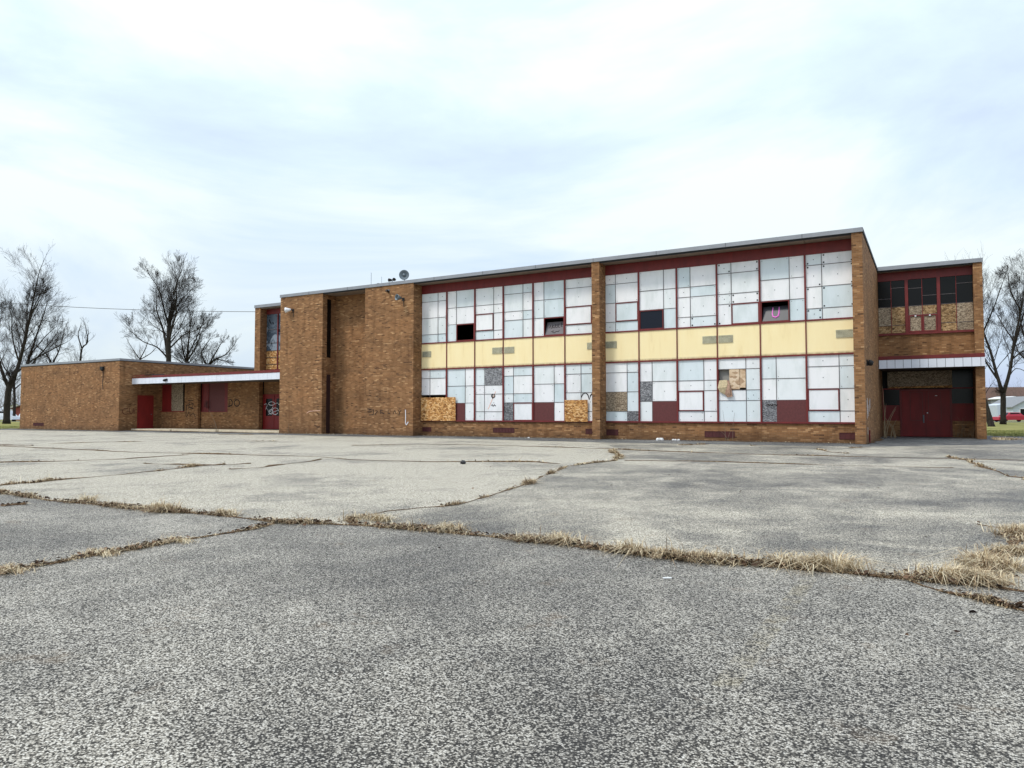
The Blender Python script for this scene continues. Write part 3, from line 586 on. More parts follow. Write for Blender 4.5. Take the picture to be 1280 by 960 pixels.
for (tab, za, zc, up) in ((UP, zs1 + 0.035, zt, True), (LO, zb, zs0 - 0.035, False)):
    for bi, (x0, x1) in enumerate(bays):
        side, rows, sp = tab[bi]
        first = bi in (0, 6); last = bi in (5, 11)
        a_ = x0 + (0.0 if first else 0.034); b_ = x1 - (0.0 if last else 0.034)
        wgap = 0.011
        # window object: the grey muntin grid, its panels are sub-parts
        if bi == 0: xs = a_ + (b_ - a_) * 0.655 if side == 'L' else a_ + (b_ - a_) * 0.34
        elif bi == 5: xs = a_ + (b_ - a_) * (0.80 if up else 0.46)
        elif bi == 5 and not up: xs = a_ + (b_ - a_) * 0.4
        else: xs = a_ + (b_ - a_) * (0.665 if side == 'L' else 0.335)
        wd = MB(); H = zc - za; U = H / 6.0
        zr = [zc]
        for r_ in rows: zr.append(zr[-1] - r_ * U)
        fast = MB(); deco = []
        cells = []
        for ri in range(len(rows)):
            ztop, zbot = zr[ri], zr[ri + 1]
            if ri < len(rows) - 1: wd.box(a_, b_, YW - 0.012, YW + 0.05, zbot - wgap, zbot + wgap)
            for (c0, c1_, sd_) in ((a_, xs, 'w' if side == 'L' else 'n'), (xs, b_, 'n' if side == 'L' else 'w')):
                cells.append((ri, sd_, c0 + (wgap if c0 == xs else 0), c1_ - (wgap if c1_ == xs else 0), zbot + (wgap if ri < len(rows) - 1 else 0), ztop - (wgap if ri else 0)))
        wd.box(xs - wgap, xs + wgap, YW - 0.016, YW + 0.05, za, zc)
        wo = wd.build('window', M['muntin'], S)
        for (ri, sd_, c0, c1_, z0, z1) in cells:
            k = sp.get((ri, sd_), 'panel')
            jy = random.uniform(-0.003, 0.003)
            if k == 'panel':
                if bi == 5 and not up and ri >= 2 and sd_ == 'n': pass
                board('panel', 'panel', c0, c1_, z0, z1, YW + 0.014 + jy, 0.02, wo, rx=R(random.uniform(-0.5, 0.5)), ry=R(random.uniform(-0.15, 0.15)))
                fx, fz = (c0 + c1_) / 2, (z0 + z1) / 2
                if random.random() < 0.85: fast.box(fx - 0.014, fx + 0.014, YW - 0.008, YW - 0.0, fz - 0.014, fz + 0.014)
                hp = holes.get(bi, 0.0) if up else 0.0
                if random.random() < 0.4 + hp:
                    rr = 0.011 + 0.018 * (random.random() < hp)
                    for qx in (c0 + 0.07, c1_ - 0.07):
                        for qz in (z0 + 0.07, z1 - 0.07):
                            if random.random() < 0.6: fast.box(qx - rr, qx + rr, YW - 0.008, YW - 0.0, qz - rr, qz + rr)
            elif k in ('maroon', 'greychip', 'osb_old'):
                nm = {'maroon': 'maroon_panel', 'greychip': 'grey_board', 'osb_old': 'weathered_board'}[k]
                board(nm, k, c0 - 0.005, c1_ + 0.005, z0 - 0.005, z1 + 0.005, YW - 0.006 + jy, 0.03, wo, label={'maroon': 'maroon painted infill panel', 'greychip': 'grey chip board in place of a white panel', 'osb_old': 'weathered brown chip board in place of a white panel'}[k])
            elif k in ('vent', 'open', 'open_grey', 'open_dark', 'navy'):
                fw = 0.04
                MB().box(c0, c1_, YW - 0.045, YW + 0.03, z1 - fw, z1).box(c0, c1_, YW - 0.045, YW + 0.03, z0, z0 + fw).box(c0, c0 + fw, YW - 0.045, YW + 0.03, z0 + fw, z1 - fw).box(c1_ - fw, c1_, YW - 0.045, YW + 0.03, z0 + fw, z1 - fw).build('vent_frame', M['red'], wo)
                if k == 'vent': board('panel', 'panel', c0 + fw, c1_ - fw, z0 + fw, z1 - fw, YW - 0.012, 0.02, wo)
                elif k == 'navy':
                    board('pane', 'navy', c0 + fw, c1_ - fw, z0 + fw, z1 - fw, YW - 0.006, 0.012, wo, label='dark navy glass pane')
                elif k in ('open_grey', 'open_dark'):
                    hh = (z1 - z0) - 2 * fw; tl = R(20)
                    kk = 'greypane' if k == 'open_grey' else 'darkpane'
                    yb, zb_ = YW - 0.01, z0 + fw
                    o = MB(); xa, xb = c0 + fw + 0.02, c1_ - fw - 0.01
                    top = (yb + math.sin(tl) * hh * 0.93, zb_ + math.cos(tl) * hh * 0.86)
                    for s_ in (0,): 
                        o.v += [(xa, yb, zb_), (xb, yb, zb_), (xb, top[0], top[1]), (xa, top[0], top[1]), (xa, yb + 0.02, zb_), (xb, yb + 0.02, zb_), (xb, top[0] + 0.02, top[1]), (xa, top[0] + 0.02, top[1])]
                        o.f += [(0,1,2,3),(7,6,5,4),(0,4,5,1),(1,5,6,2),(2,6,7,3),(3,7,4,0)]; o.mi += [0] * 6
                    o.build('tilted_pane', M[kk], wo, label='open hopper pane leaning inwards with spray paint')
                    g = MB()
                    def onp(fx, fz, d=0.006): return (xa + (xb - xa) * fx, yb + (top[0] - yb) * fz - d, zb_ + (top[1] - zb_) * fz)
                    if k == 'open_dark':
                        g.tube([onp(0.38, 0.92), onp(0.37, 0.5), onp(0.40, 0.3), onp(0.5, 0.22), onp(0.6, 0.3), onp(0.63, 0.5), onp(0.62, 0.92)], [0.018, 0.03, 0.035, 0.04, 0.035, 0.03, 0.018], 5)
                        g.build('graffiti', M['spray_pink'], wo, label='pink sprayed letter U')
                    else:
                        for st in ([(.15,.5),(.2,.75),(.26,.5),(.32,.5),(.32,.78),(.40,.7),(.33,.62),(.42,.52)], [(.46,.5),(.46,.8),(.54,.75),(.47,.64),(.55,.52),(.6,.55),(.6,.8)], [(.66,.85),(.66,.55),(.75,.55)], [(.8,.9),(.8,.6),(.88,.58)], [(.8,.74),(.87,.74)], [(.3,.22),(.42,.3),(.4,.14),(.5,.12),(.58,.24),(.7,.2),(.74,.32)]):
                            g.tube([onp(*q) for q in st], 0.014, 4)
                        g.build('graffiti', M['spray_black'], wo)
            elif k == 'torn':
                # broken opening: grey wall behind on the left, pale plywood on the right
                xm_ = c0 + (c1_ - c0) * 0.40
                board('backing_board', 'greywall', c0, xm_ + 0.02, z0, z1, YW + 0.16, 0.02, wo, label='grey backing seen through the torn opening')
                board('plywood_board', 'ply', xm_, xm_ + (c1_ - xm_) * 0.63, z0 + 0.02, z1, YW - 0.004, 0.018, wo, label='pale peeling plywood piece')
                board('plywood_board', 'ply', xm_ + (c1_ - xm_) * 0.65, c1_, z0 + 0.08, z1 - 0.01, YW + 0.004, 0.018, wo, ry=R(1.0), label='narrow pale plywood strip')
        if fast.v:
            fast.build('fastener', M['dmetal'], wo, kind='stuff')
        if first or True:
            pass
# oversized chip boards nailed over the lower windows
board('chip_board', 'osb', -24.0, -21.72, 0.80, 2.06, YW - 0.10, 0.015, S, label='large chip board sheet over the lower left panels')
board('chip_board', 'osb', -15.33, -14.12, 0.80, 1.84, YW - 0.10, 0.015, S, label='square chip board sheet at the foot of the window beside the pier')
# yellow spandrel panels with louvres
vent_at = {0: [(0.03, 0.38)], 2: [(0.62, 0.97)], 3: [(0.03, 0.37)], 5: [(0.66, 0.98)], 6: [(0.02, 0.36)], 8: [(0.64, 0.98)], 9: [(0.03, 0.37)], 11: [(0.62, 0.98)]}
for bi, (x0, x1) in enumerate(bays):
    y_ = board('spandrel_panel', 'yellow', x0 + (0.022 if bi not in (0, 6) else 0), x1 - (0.022 if bi not in (5, 11) else 0), zs0 + 0.03, zs1 - 0.03, YW + 0.0, 0.04, S)
    for (f0, f1) in vent_at.get(bi, []):
        u0, u1 = x0 + (x1 - x0) * f0, x0 + (x1 - x0) * f1; v1 = zs1 - 0.42 if bi != 11 else zs1 - 0.45; v0 = v1 - 0.32
        lv = MB().box(u0, u1, YW - 0.028, YW - 0.02, v0, v1, m=1)
        lv.box(u0, u1, YW - 0.05, YW - 0.028, v1 - 0.02, v1).box(u0, u1, YW - 0.05, YW - 0.028, v0, v0 + 0.02)
        for q in range(6):
            zq = v0 + 0.04 + q * 0.045
            lv.quad((u0, YW - 0.05, zq), (u1, YW - 0.05, zq), (u1, YW - 0.029, zq + 0.028), (u0, YW - 0.029, zq + 0.028))
        lv.build('louvre_vent', [M['louvre'] if 'louvre' in M else M.setdefault('louvre', plain('louvre_metal', lin(206, 200, 168), 0.6, 0.2, 6)), M['dmetal']], S)
# foundation vents
def fvent(x0, x1, z0, z1, y, parent=S):
    v = MB().box(x0, x1, y - 0.02, y - 0.001, z0, z0 + 0.02).box(x0, x1, y - 0.02, y - 0.001, z1 - 0.02, z1).box(x0, x1, y - 0.008, y - 0.001, z0 + 0.02, z1 - 0.02, m=1)
    n = max(2, int((x1 - x0) / 0.16))
    for i in range(n + 1):
        xx = x0 + (x1 - x0 - 0.015) * i / n; v.box(xx, xx + 0.015, y - 0.02, y - 0.008, z0 + 0.02, z1 - 0.02)
    v.build('foundation_vent', [M['ventred'], M['ventred']], parent)
for q in ((-23.96, -23.37, 0.22, 0.46), (-19.45, -18.19, 0.22, 0.47), (-14.27, -13.62, 0.21, 0.46), (-13.2, -12.61, 0.17, 0.45), (-8.58, -7.29, 0.15, 0.42), (-3.18, -2.56, 0.15, 0.42)): fvent(*q, YW)
# torn insulation hanging out of the broken window
tx = bays[9][0]
h_ = MB()
def rag(pts, w, m, seed):
    random.seed(seed)
    for i in range(len(pts) - 1):
        (x, y, z), (x2, y2, z2) = pts[i], pts[i + 1]; w0, w1 = w[i], w[i + 1]
        h_.quad((x - w0, y, z), (x + w0, y - 0.03, z + 0.02), (x2 + w1, y2 - 0.02, z2), (x2 - w1, y2, z2 - 0.02), m=m)
        h_.quad((x - w0, y, z), (x2 - w1, y2, z2 - 0.02), (x2 - w1, y2 + 0.03, z2), (x - w0, y + 0.03, z), m=m)
        h_.quad((x + w0, y - 0.03, z + 0.02), (x + w0, y + 0.03, z), (x2 + w1, y2 + 0.03, z2), (x2 + w1, y2 - 0.02, z2), m=m)
rag([(tx + 0.22, YW - 0.02, 2.62), (tx + 0.24, YW - 0.08, 2.45), (tx + 0.21, YW - 0.13, 2.3), (tx + 0.26, YW - 0.1, 2.12), (tx + 0.36, YW - 0.07, 2.02)], [0.17, 0.2, 0.19, 0.15, 0.06], 1, 1)
rag([(tx + 0.42, YW - 0.02, 2.6), (tx + 0.43, YW - 0.1, 2.4), (tx + 0.46, YW - 0.15, 2.2), (tx + 0.44, YW - 0.13, 2.02), (tx + 0.5, YW - 0.1, 1.9)], [0.05, 0.1, 0.09, 0.12, 0.08], 0, 2)
rag([(tx + 0.52, YW - 0.06, 2.35), (tx + 0.55, YW - 0.12, 2.15), (tx + 0.6, YW - 0.12, 1.92)], [0.04, 0.06, 0.05], 0, 3)
h_.build('torn_insulation', [M['cloth'], M['cloth2']], S, label='torn paper and insulation hanging out of the broken window')
random.seed(11)

# graffiti ---------------------------------------------------------------------------
def stroke_y(strokes, x0, z0, sx_, sz_, y, r=0.02, m='spray_black', name='graffiti', label=None, parent=S):
    g = MB(); r *= 1.35
    for st in strokes: g.tube([(x0 + a * sx_, y - 0.004, z0 + b * sz_) for a, b in st], r, 4)
    for i, v in enumerate(g.v): g.v[i] = (v[0], y - 0.004 + (v[1] - (y - 0.004)) * 0.25, v[2])
    return g.build(name, M[m], parent, label=label)
def stroke_x(strokes, y0, z0, sy_, sz_, x, r=0.02, m='spray_black', label=None):
    g = MB()
    for st in strokes: g.tube([(x + 0.004, y0 + a * sy_, z0 + b * sz_) for a, b in st], r, 4)
    for i, v in enumerate(g.v): g.v[i] = (x + 0.004 + (v[0] - x - 0.004) * 0.25, v[1], v[2])
    return g.build('graffiti', M[m], S, label=label)
circ = lambda cx, cy, rx_, ry_, a0=0, a1=360, n=12: [(cx + rx_ * math.cos(R(a0 + (a1 - a0) * i / n)), cy + ry_ * math.sin(R(a0 + (a1 - a0) * i / n))) for i in range(n + 1)]
YA, YBw, YD = 33.4, 33.64, 33.98
stroke_y([[(0.05, 0), (0.05, 1), (0.2, 0.95), (0.38, 0.6), (0.33, 0.25), (0.0, 0.05)], circ(0.76, 0.5, 0.24, 0.42)], -42.1, 1.66, 1.12, 0.54, YBw, 0.032, 'spray_black', label='black sprayed letters DO')
stroke_y([[(0.05,0.1),(0.1,0.7),(0.4,0.9),(0.3,0.5)], [(0.2,1.0),(0.75,1.0)], [(0.3,0.75),(0.8,0.8),(0.6,0.55),(0.3,0.6),(0.8,0.5)], [(0.1,0.0),(0.35,0.3),(0.5,0.1),(0.8,0.25),(1.0,0.0)]], -46.4, 0.95, 1.1, 1.2, YA, 0.026, 'spray_black')
stroke_y([[(0,0.3),(0.1,0.9),(0.2,0.3)],[(0.3,0.2),(0.3,0.9),(0.42,0.8),(0.3,0.55),(0.45,0.2)],[(0.6,0.9),(0.55,0.4),(0.75,0.2)]], -44.6, 1.4, 0.9, 0.8, YBw - 0.06, 0.02, 'spray_black')
stroke_x([circ(0.25, 0.5, 0.22, 0.45, 50, 320), [(0.5, 0.95), (0.52, 0.3), (0.62, 0.1), (0.74, 0.3), (0.76, 0.9)], [(0.82, 0.1), (0.84, 0.7), (1.0, 0.75)]], 30.42, 1.12, 1.1, 0.5, -49.257, 0.03, 'spray_brown', label='faded brown sprayed letters CU')
stroke_y([[(0,0.55),(0.12,0.6)],[(0.16,0.9),(0.16,0.2)],[(0.2,0.2),(0.28,0.7),(0.22,0.75)],[(0.36,0.8),(0.36,0.3)],[(0.36,0.8),(0.44,0.7),(0.37,0.55),(0.46,0.3)],[(0.56,0.8),(0.56,0.3),(0.62,0.35)],[(0.7,0.3),(0.74,0.75),(0.78,0.3)],[(0.83,0.75),(0.87,0.5),(0.91,0.75)],[(0.87,0.5),(0.85,0.1)],[(0.04,0.15),(0.16,0.2)],[(0,0.95),(0.1,0.9)]], -27.2, 1.05, 2.6, 0.42, Y0, 0.02, 'spray_black')
stroke_y([[(0.3,1),(0.35,0.5),(0.32,0.1),(0.5,0.0),(1.0,0.2)]], -24.62, 0.58, 0.28, 0.82, Y0, 0.022, 'spray_white')
stroke_y([[(0,0),(0.2,0.7),(1,1)]], -31.9, 1.22, 1.1, 0.16, Y0, 0.012, 'spray_orange')
# seagull tick and scribbles on the lower white panels
stroke_y([[(0,0.3),(0.12,0.8),(0.3,0.95),(0.45,0.7),(0.55,0.0),(0.62,0.55),(0.8,0.95),(1,0.95)]], -14.50, 1.85, 0.78, 0.35, YW - 0.002, 0.022, 'spray_black')
stroke_y([circ(0.5,0.8,0.3,0.12),[(0.45,0.95),(0.4,0.6),(0.55,0.68)],[(0.2,0.12),(0.3,0.22),(0.5,0.08),(0.7,0.2),(0.9,0.1)]], -19.62, 1.5, 0.35, 0.75, YW - 0.002, 0.02, 'spray_black')
stroke_y([[(0,0),(0.9,1)]], -19.75, 1.42, 0.5, 0.9, YW + 0.0, 0.018, 'spray_orange')
stroke_y([[(0,.5),(.2,.6),(.25,.3)],[(.35,.6),(.5,.3),(.6,.65)],[(.75,.6),(.95,.35),(1,.6)]], -5.95, 1.42, 0.42, 0.25, YW - 0.022, 0.022, 'spray_black')
# white smears on the end wall
stroke_x([[(0.0,0.9),(0.03,0.1)],[(0.08,1.0),(0.1,0.3)],[(0.2,0.7),(0.22,0.2)],[(0.45,0.9),(0.5,0.4)],[(0.62,1.0),(0.6,0.55)],[(0.05,-0.3),(0.06,-0.6)]], 31.75, 0.9, 2.6, 0.9, XE1, 0.022, 'spray_white')

# small red pipe at the foot of the end wall
MB().tube([(XE1 + 0.035, 32.35, 0.0), (XE1 + 0.035, 32.35, 0.52)], 0.03, 6).build('red_pipe', M['red'], S)

# ------------------------------------------------------------------ right wing
XW1 = 2.24; YP = 40.0; YG = 40.45; YR = 42.5
MB().box(1.87, XW1, YP, YR + 0.3, 0, ZT).build('brick_pier', M['brick'], S)
wall(XE1, 1.87, YG + 0.02, YG + 0.3, 3.95, 5.06)
wall(XW1 - 0.3, XW1, YR + 0.3, YB, 0, ZT); wall(XE1, XW1 - 0.3, YB - 0.3, YB, 0, ZT)
MB().box(XE1, XW1, YP, YB, ZT + 0.02, ZT + 0.14).build('roof', M['roof'], S)
MB().box(XE1 + 0.034, XW1 + 0.03, YP - 0.05, YP - 0.002, ZT + 0.01, ZT + 0.2).build('coping', M['coping'], S)
MB().box(XE1, 1.87, YP + 0.01, YP + 0.05, ZT - 0.06, ZT + 0.01).build('drip_edge', M['black'], S)
for i in range(3):
    u0 = XE1 + (1.87 - XE1) * i / 3; u1 = XE1 + (1.87 - XE1) * (i + 1) / 3
    MB().box(u0 + 0.012, u1 - 0.012, YP + 0.05, YG + 0.1, ZT - 0.05, ZT - 0.01).build('soffit_panel', M['soffit'], S)
MB().box(XE1, 1.87, YG - 0.03, YG + 0.12, 7.78, ZT - 0.052).build('header_beam', M['red'], S)
MB().box(XE1, 1.87, YG - 0.07, YG + 0.12, 5.062, 5.16).build('window_sill', M['red'], S)
MB().box(XE1, 1.87, YG + 0.8, YG + 1.0, 3.9, ZT).build('corridor_wall', M['inside'], S)
zb2, zt2 = 5.16, 7.78; ww = 1.87 - XE1
fx = lambda f: XE1 + ww * f
MB().box(fx(0.295), fx(0.33), YG - 0.06, YG + 0.1, zb2, zt2).build('mullion', M['red'], S)
MB().box(fx(0.632), fx(0.668), YG - 0.06, YG + 0.1, zb2, zt2).build('mullion', M['red'], S)
fz = lambda f: zt2 - (zt2 - zb2) * f
def wing_window(f0, fm, f1, left, right):
    g = MB().box(fx(fm) - 0.012, fx(fm) + 0.012, YG - 0.03, YG + 0.05, zb2, zt2)
    w = g.build('window', M['darkred'], S)
    for (q0, q1, rows) in ((f0, fm, left), (fm, f1, right)):
        prev = 0.0
        bars = MB()
        for (zf, k) in rows:
            a_, b_ = fx(q0) + 0.012, fx(q1) - 0.012; z1, z0 = fz(prev) - 0.012, fz(zf) + 0.012
            if k == 'g': board('pane', 'glass', a_, b_, z0, z1, YG + 0.012, 0.012, w)
            elif k == 'o': board('chip_board', 'osb_dull', a_, b_, z0, z1, YG + 0.0, 0.018, w)
            elif k == 'p': board('chip_board', 'osb_old', a_, b_, z0, z1, YG + 0.0, 0.018, w)
            elif k == 'h':
                MB().box(a_, b_, YG - 0.05, YG + 0.03, z1 - 0.06, z1).box(a_, b_, YG - 0.05, YG + 0.03, z0, z0 + 0.06).box(a_, a_ + 0.055, YG - 0.05, YG + 0.03, z0 + 0.06, z1 - 0.06).box(b_ - 0.055, b_, YG - 0.05, YG + 0.03, z0 + 0.06, z1 - 0.06).build('vent_frame', M['red'], w)
                board('chip_board', 'osb_old', a_ + 0.055, b_ - 0.055, z0 + 0.06, z1 - 0.06, YG - 0.008, 0.018, w)
                MB().box((a_ + b_) / 2 - 0.035, (a_ + b_) / 2 + 0.035, YG - 0.07, YG - 0.05, z1 - 0.09, z1 - 0.02).build('latch', M['lamp_white'], w)
            if zf < 1: bars.box(fx(q0) + (0.012 if q0 == fm else 0), fx(q1) - (0.012 if q1 == fm else 0), YG - 0.02, YG + 0.04, fz(zf) - 0.01, fz(zf) + 0.01)
            prev = zf
        if bars.v: bars.build('glazing_bar', M['muntin'], w)
wing_window(0.0, 0.145, 0.295, [(.34, 'g'), (.50, 'g'), (.85, 'p'), (1, 'o')], [(.14, 'g'), (.50, 'g'), (.85, 'o'), (1, 'o')])
wing_window(0.33, 0.478, 0.632, [(.17, 'g'), (.50, 'g'), (.67, 'p'), (1, 'h')], [(.32, 'g'), (.50, 'g'), (.67, 'o'), (1, 'h')])
wing_window(0.668, 0.83, 1.0, [(.32, 'g'), (.50, 'g'), (.85, 'o'), (1, 'o')], [(.14, 'g'), (.50, 'g'), (.85, 'p'), (1, 'p')])
# canopy of the right wing
cz0, cz1, cz2 = 3.38, 3.80, 3.98
CY = 39.72
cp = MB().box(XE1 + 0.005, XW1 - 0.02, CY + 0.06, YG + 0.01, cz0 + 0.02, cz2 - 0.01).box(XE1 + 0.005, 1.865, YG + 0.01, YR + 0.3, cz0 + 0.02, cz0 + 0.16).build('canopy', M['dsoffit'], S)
MB().box(XE1 + 0.005, XW1 + 0.0, CY - 0.02, CY + 0.058, cz1 + 0.002, cz2).build('canopy_trim', M['red'], cp)
xs_ = np.linspace(XE1 + 0.02, XW1 - 0.17, 13)
for a_, b_ in list(zip(xs_[:-1], xs_[1:])) + [(xs_[-1], XW1)]:
    board('fascia_panel', 'white_metal', a_ + 0.008, b_ - 0.008, cz0, cz1, CY + 0.015 + random.uniform(-.004, .004), 0.05, cp)
MB().box(XE1 + 0.01, XW1 - 0.005, CY + 0.045, CY + 0.058, cz0 + 0.004, cz1).build('fascia_back', M['dmetal'], cp)
# entrance recess
wall(XE1, -1.36, YR, YR + 0.25, 0, 0.82); wall(0.95, 1.87, YR, YR + 0.25, 0, 0.82)
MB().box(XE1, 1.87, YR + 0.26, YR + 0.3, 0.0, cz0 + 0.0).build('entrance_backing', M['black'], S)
board('chip_board', 'osb_old', -1.9, 0.98, 2.5, 3.36, YR - 0.03, 0.02, S, label='weathered chip board above the red double doors')
MB().quad((-1.9, YR - 0.045, 2.5), (0.98, YR - 0.045, 2.5), (0.98, YR - 0.045, 2.6), (-1.75, YR - 0.045, 2.58)).build('board_edge', M['osb'], S)
MB().box(XE1, -1.36, YR + 0.02, YR + 0.1, 0.822, 0.90).box(XE1, XE1 + 0.07, YR + 0.02, YR + 0.1, 0.90, 2.44).box(XE1, -1.36, YR + 0.02, YR + 0.1, 2.44, 2.5).build('sidelight_frame', M['darkred'], S)
board('pane', 'glass', XE1 + 0.07, -1.36, 1.62, 2.44, YR + 0.06, 0.012, S); board('infill_panel', 'darkred', XE1 + 0.07, -1.36, 0.90, 1.62, YR + 0.06, 0.02, S)
MB().box(0.95, 1.87, YR + 0.02, YR + 0.1, 0.822, 0.90).box(0.95, 1.87, YR + 0.02, YR + 0.1, 1.64, 1.69).box(0.95, 1.87, YR + 0.02, YR + 0.1, 2.44, 2.5).box(1.8, 1.87, YR + 0.02, YR + 0.1, 0.90, 1.64).build('sidelight_frame', M['darkred'], S)
board('infill_panel', 'darkred', 0.95, 1.8, 0.90, 1.64, YR + 0.06, 0.02, S); board('pane', 'glass', 0.95, 1.87, 1.69, 2.44, YR + 0.06, 0.012, S)
board('pane', 'glass', 0.98, 1.87, 2.5, 3.36, YR + 0.06, 0.012, S)
MB().box(-1.36, -1.28, YR - 0.04, YR + 0.12, 0, 2.44).box(0.87, 0.95, YR - 0.04, YR + 0.12, 0, 2.44).box(-1.28, 0.87, YR - 0.04, YR + 0.12, 2.38, 2.44).build('door_frame', M['red'], S)
for (a_, b_, h0) in ((-1.275, -0.21, 1), (-0.20, 0.865, 0)):
    d = MB().box(a_, b_, YR - 0.01, YR + 0.05, 0.02, 2.375).build('door', M['darkred'], S)
    r = MB(); pa, pb = (a_ + 0.38, b_ - 0.12) if h0 else (a_ + 0.12, b_ - 0.38)
    r.box(pa, pb, YR - 0.022, YR - 0.01, 2.28, 2.30).box(pa, pb, YR - 0.022, YR - 0.01, 0.83, 0.85).box(pa, pa + 0.02, YR - 0.022, YR - 0.01, 0.85, 2.28).box(pb - 0.02, pb, YR - 0.022, YR - 0.01, 0.85, 2.28)
    r.build('door_moulding', M['maroon'], d)
    if h0: MB().box(b_ - 0.12, b_ - 0.06, YR - 0.05, YR - 0.01, 0.72, 1.12).tube([(b_ - 0.09, YR - 0.06, 1.08), (b_ - 0.09, YR - 0.09, 0.95), (b_ - 0.09, YR - 0.06, 0.78)], 0.012, 6).build('door_handle', M['gmetal'], d)
    else: MB().lathe((a_ + 0.07, YR - 0.01, 1.22), (0, -1, 0), [(0, 0.035), (0.03, 0.035), (0.035, 0.028)], 10).build('door_lock', M['lamp_white'], d); 
MB().box(0.22, 0.32, YR - 0.016, YR - 0.0101, 2.08, 2.11).build('door_sticker', M['lamp_white'], S)

# ------------------------------------------------------------------ left stair block and low wing
XS0 = -39.05; YS = 33.2
wall(XS0, XS0 + 0.52, YS, YS + 1.0, 3.95, ZT, name='brick_pier')
wall(XS0, XS0 + 0.3, YS + 1.0, YB, 3.9, ZT); wall(XS0 + 0.3, XL, YB - 0.3, YB, 3.9, ZT)
MB().box(XS0, XL, YS, YB, ZT + 0.02, ZT + 0.14).build('roof', M['roof'], S)
MB().box(XS0 - 0.03, XL - 0.034, YS - 0.05, YS - 0.002, ZT + 0.01, ZT + 0.2).box(XS0 - 0.03, XS0 - 0.002, YS - 0.002, YB, ZT + 0.01, ZT + 0.2).build('coping', M['coping'], S)
YSW = YS + 0.55
MB().box(XS0 + 0.52, XL, YS + 0.02, YSW + 0.1, ZT - 0.05, ZT - 0.01).build('soffit_panel', M['soffit'], S)
MB().box(XS0 + 0.52, XL, YSW - 0.03, YSW + 0.1, 7.85, ZT - 0.052).build('header_beam', M['red'], S)
MB().box(XS0 + 0.52, XL, YSW - 0.05, YSW + 0.1, 4.02, 4.14).build('window_sill', M['red'], S)
MB().box(XS0 + 0.3, XL, YSW + 1.3, YSW + 1.4, 3.9, ZT).build('corridor_wall', M['inside'], S)
cols_ = [(-38.53, -37.47), (-37.39, -36.3), (-36.22, -34.2)]
for a_, b_ in cols_[1:]: MB().box(a_ - 0.08, a_, YSW - 0.06, YSW + 0.1, 4.14, 7.85).build('mullion', M['red'], S)
for a_, b_ in cols_:
    w = MB()
    zl = [7.85, 6.82, 5.92, 5.40, 4.95, 4.50, 4.14]
    for z_ in zl[1:-1]: w.box(a_, b_, YSW - 0.03, YSW + 0.05, z_ - 0.012, z_ + 0.012)
    w = w.build('window', M['muntin'], S)
    for i in range(6):
        board('pane' if i < 3 else 'chip_board', 'broken' if i < 3 else 'osb', a_, b_, zl[i + 1] + 0.012, zl[i] - 0.012, YSW + 0.01, 0.014, w)
# low wing
XF = -49.257; YF = 30.2; ZL = 4.93
wall(-62.4, XF, YF, 46.0, 0, ZL, name='low_wing_wall')
MB().box(-62.45, XF + 0.04, YF - 0.05, 46.05, ZL + 0.01, ZL + 0.16).build('coping', M['coping'], S, label='pale metal roof edge of the low left wing')
MB().box(-62.42, XF + 0.015, YF - 0.02, 46.0, ZL - 0.03, ZL + 0.008).build('drip_edge', M['black'], S)
fvent(-60.4, -58.9, 0.27, 0.5, YF)
# link block behind the porch
wall(XF, -45.04, YA, YA + 0.2, 0.13, 1.33, name='porch_wall')
wall(-46.53, -45.04, YA, YA + 0.2, 1.33, 3.6, name='porch_pier')
MB().box(-48.7, -46.53, YA + 0.08, YA + 0.16, 3.35, 3.6).build('window_head', M['darkred'], S)
MB().box(XF, -46.53, YA - 0.03, YA + 0.12, 1.332, 1.39).build('window_sill', M['darkred'], S)
board('infill_panel', 'darkred', XF + 0.02, -48.05, 1.39, 3.35, YA + 0.09, 0.02, S)
board('chip_board', 'osb_old', -48.0, -46.68, 1.38, 3.5, YA - 0.02, 0.018, S, label='chip board hanging loose in the porch window', ry=R(-1.2))
MB().box(XF, -46.53, YA + 0.17, YA + 0.19, 1.33, 3.6).build('window_backing', M['black'], S)
wall(-45.04, XS0, YBw, YBw + 0.3, 0.13, 1.31, name='porch_wall'); wall(-42.2, XS0, YBw, YBw + 0.3, 1.31, 3.6, name='porch_wall')
w2 = MB().box(-45.0, -44.25, YBw + 0.02, YBw + 0.12, 1.37, 3.6).box(-42.52, -42.2, YBw + 0.0, YBw + 0.12, 1.37, 3.6).box(-45.04, -42.2, YBw - 0.02, YBw + 0.1, 1.312, 1.37).build('window_frame', M['red'], S)
board('infill_panel', 'maroon', -44.25, -42.52, 1.37, 3.6, YBw + 0.07, 0.02, S, label='maroon boarding in the porch window')
wall(XS0, XL, YD + 0.06, YD + 0.3, 2.5, 3.6, name='brick_lintel')
dmb = MB().box(XS0, XS0 + 0.09, YD, YD + 0.1, 0.13, 2.5).box(XS0 + 0.09, XL, YD, YD + 0.1, 2.42, 2.5).box(-37.0, -36.92, YD, YD + 0.1, 0.13, 2.42).build('door_frame', M['darkred'], S)
for (a_, b_) in ((XS0 + 0.09, -38.02), (-37.98, -37.0), (-36.92, -35.6), (-35.58, -34.22)):
    d = MB().box(a_, b_, YD + 0.03, YD + 0.07, 0.16, 2.42).build('door', M['darkred'], S)
    board('door_pane', 'glass', a_ + 0.18, b_ - 0.18, 1.05, 2.2, YD + 0.026, 0.012, d)
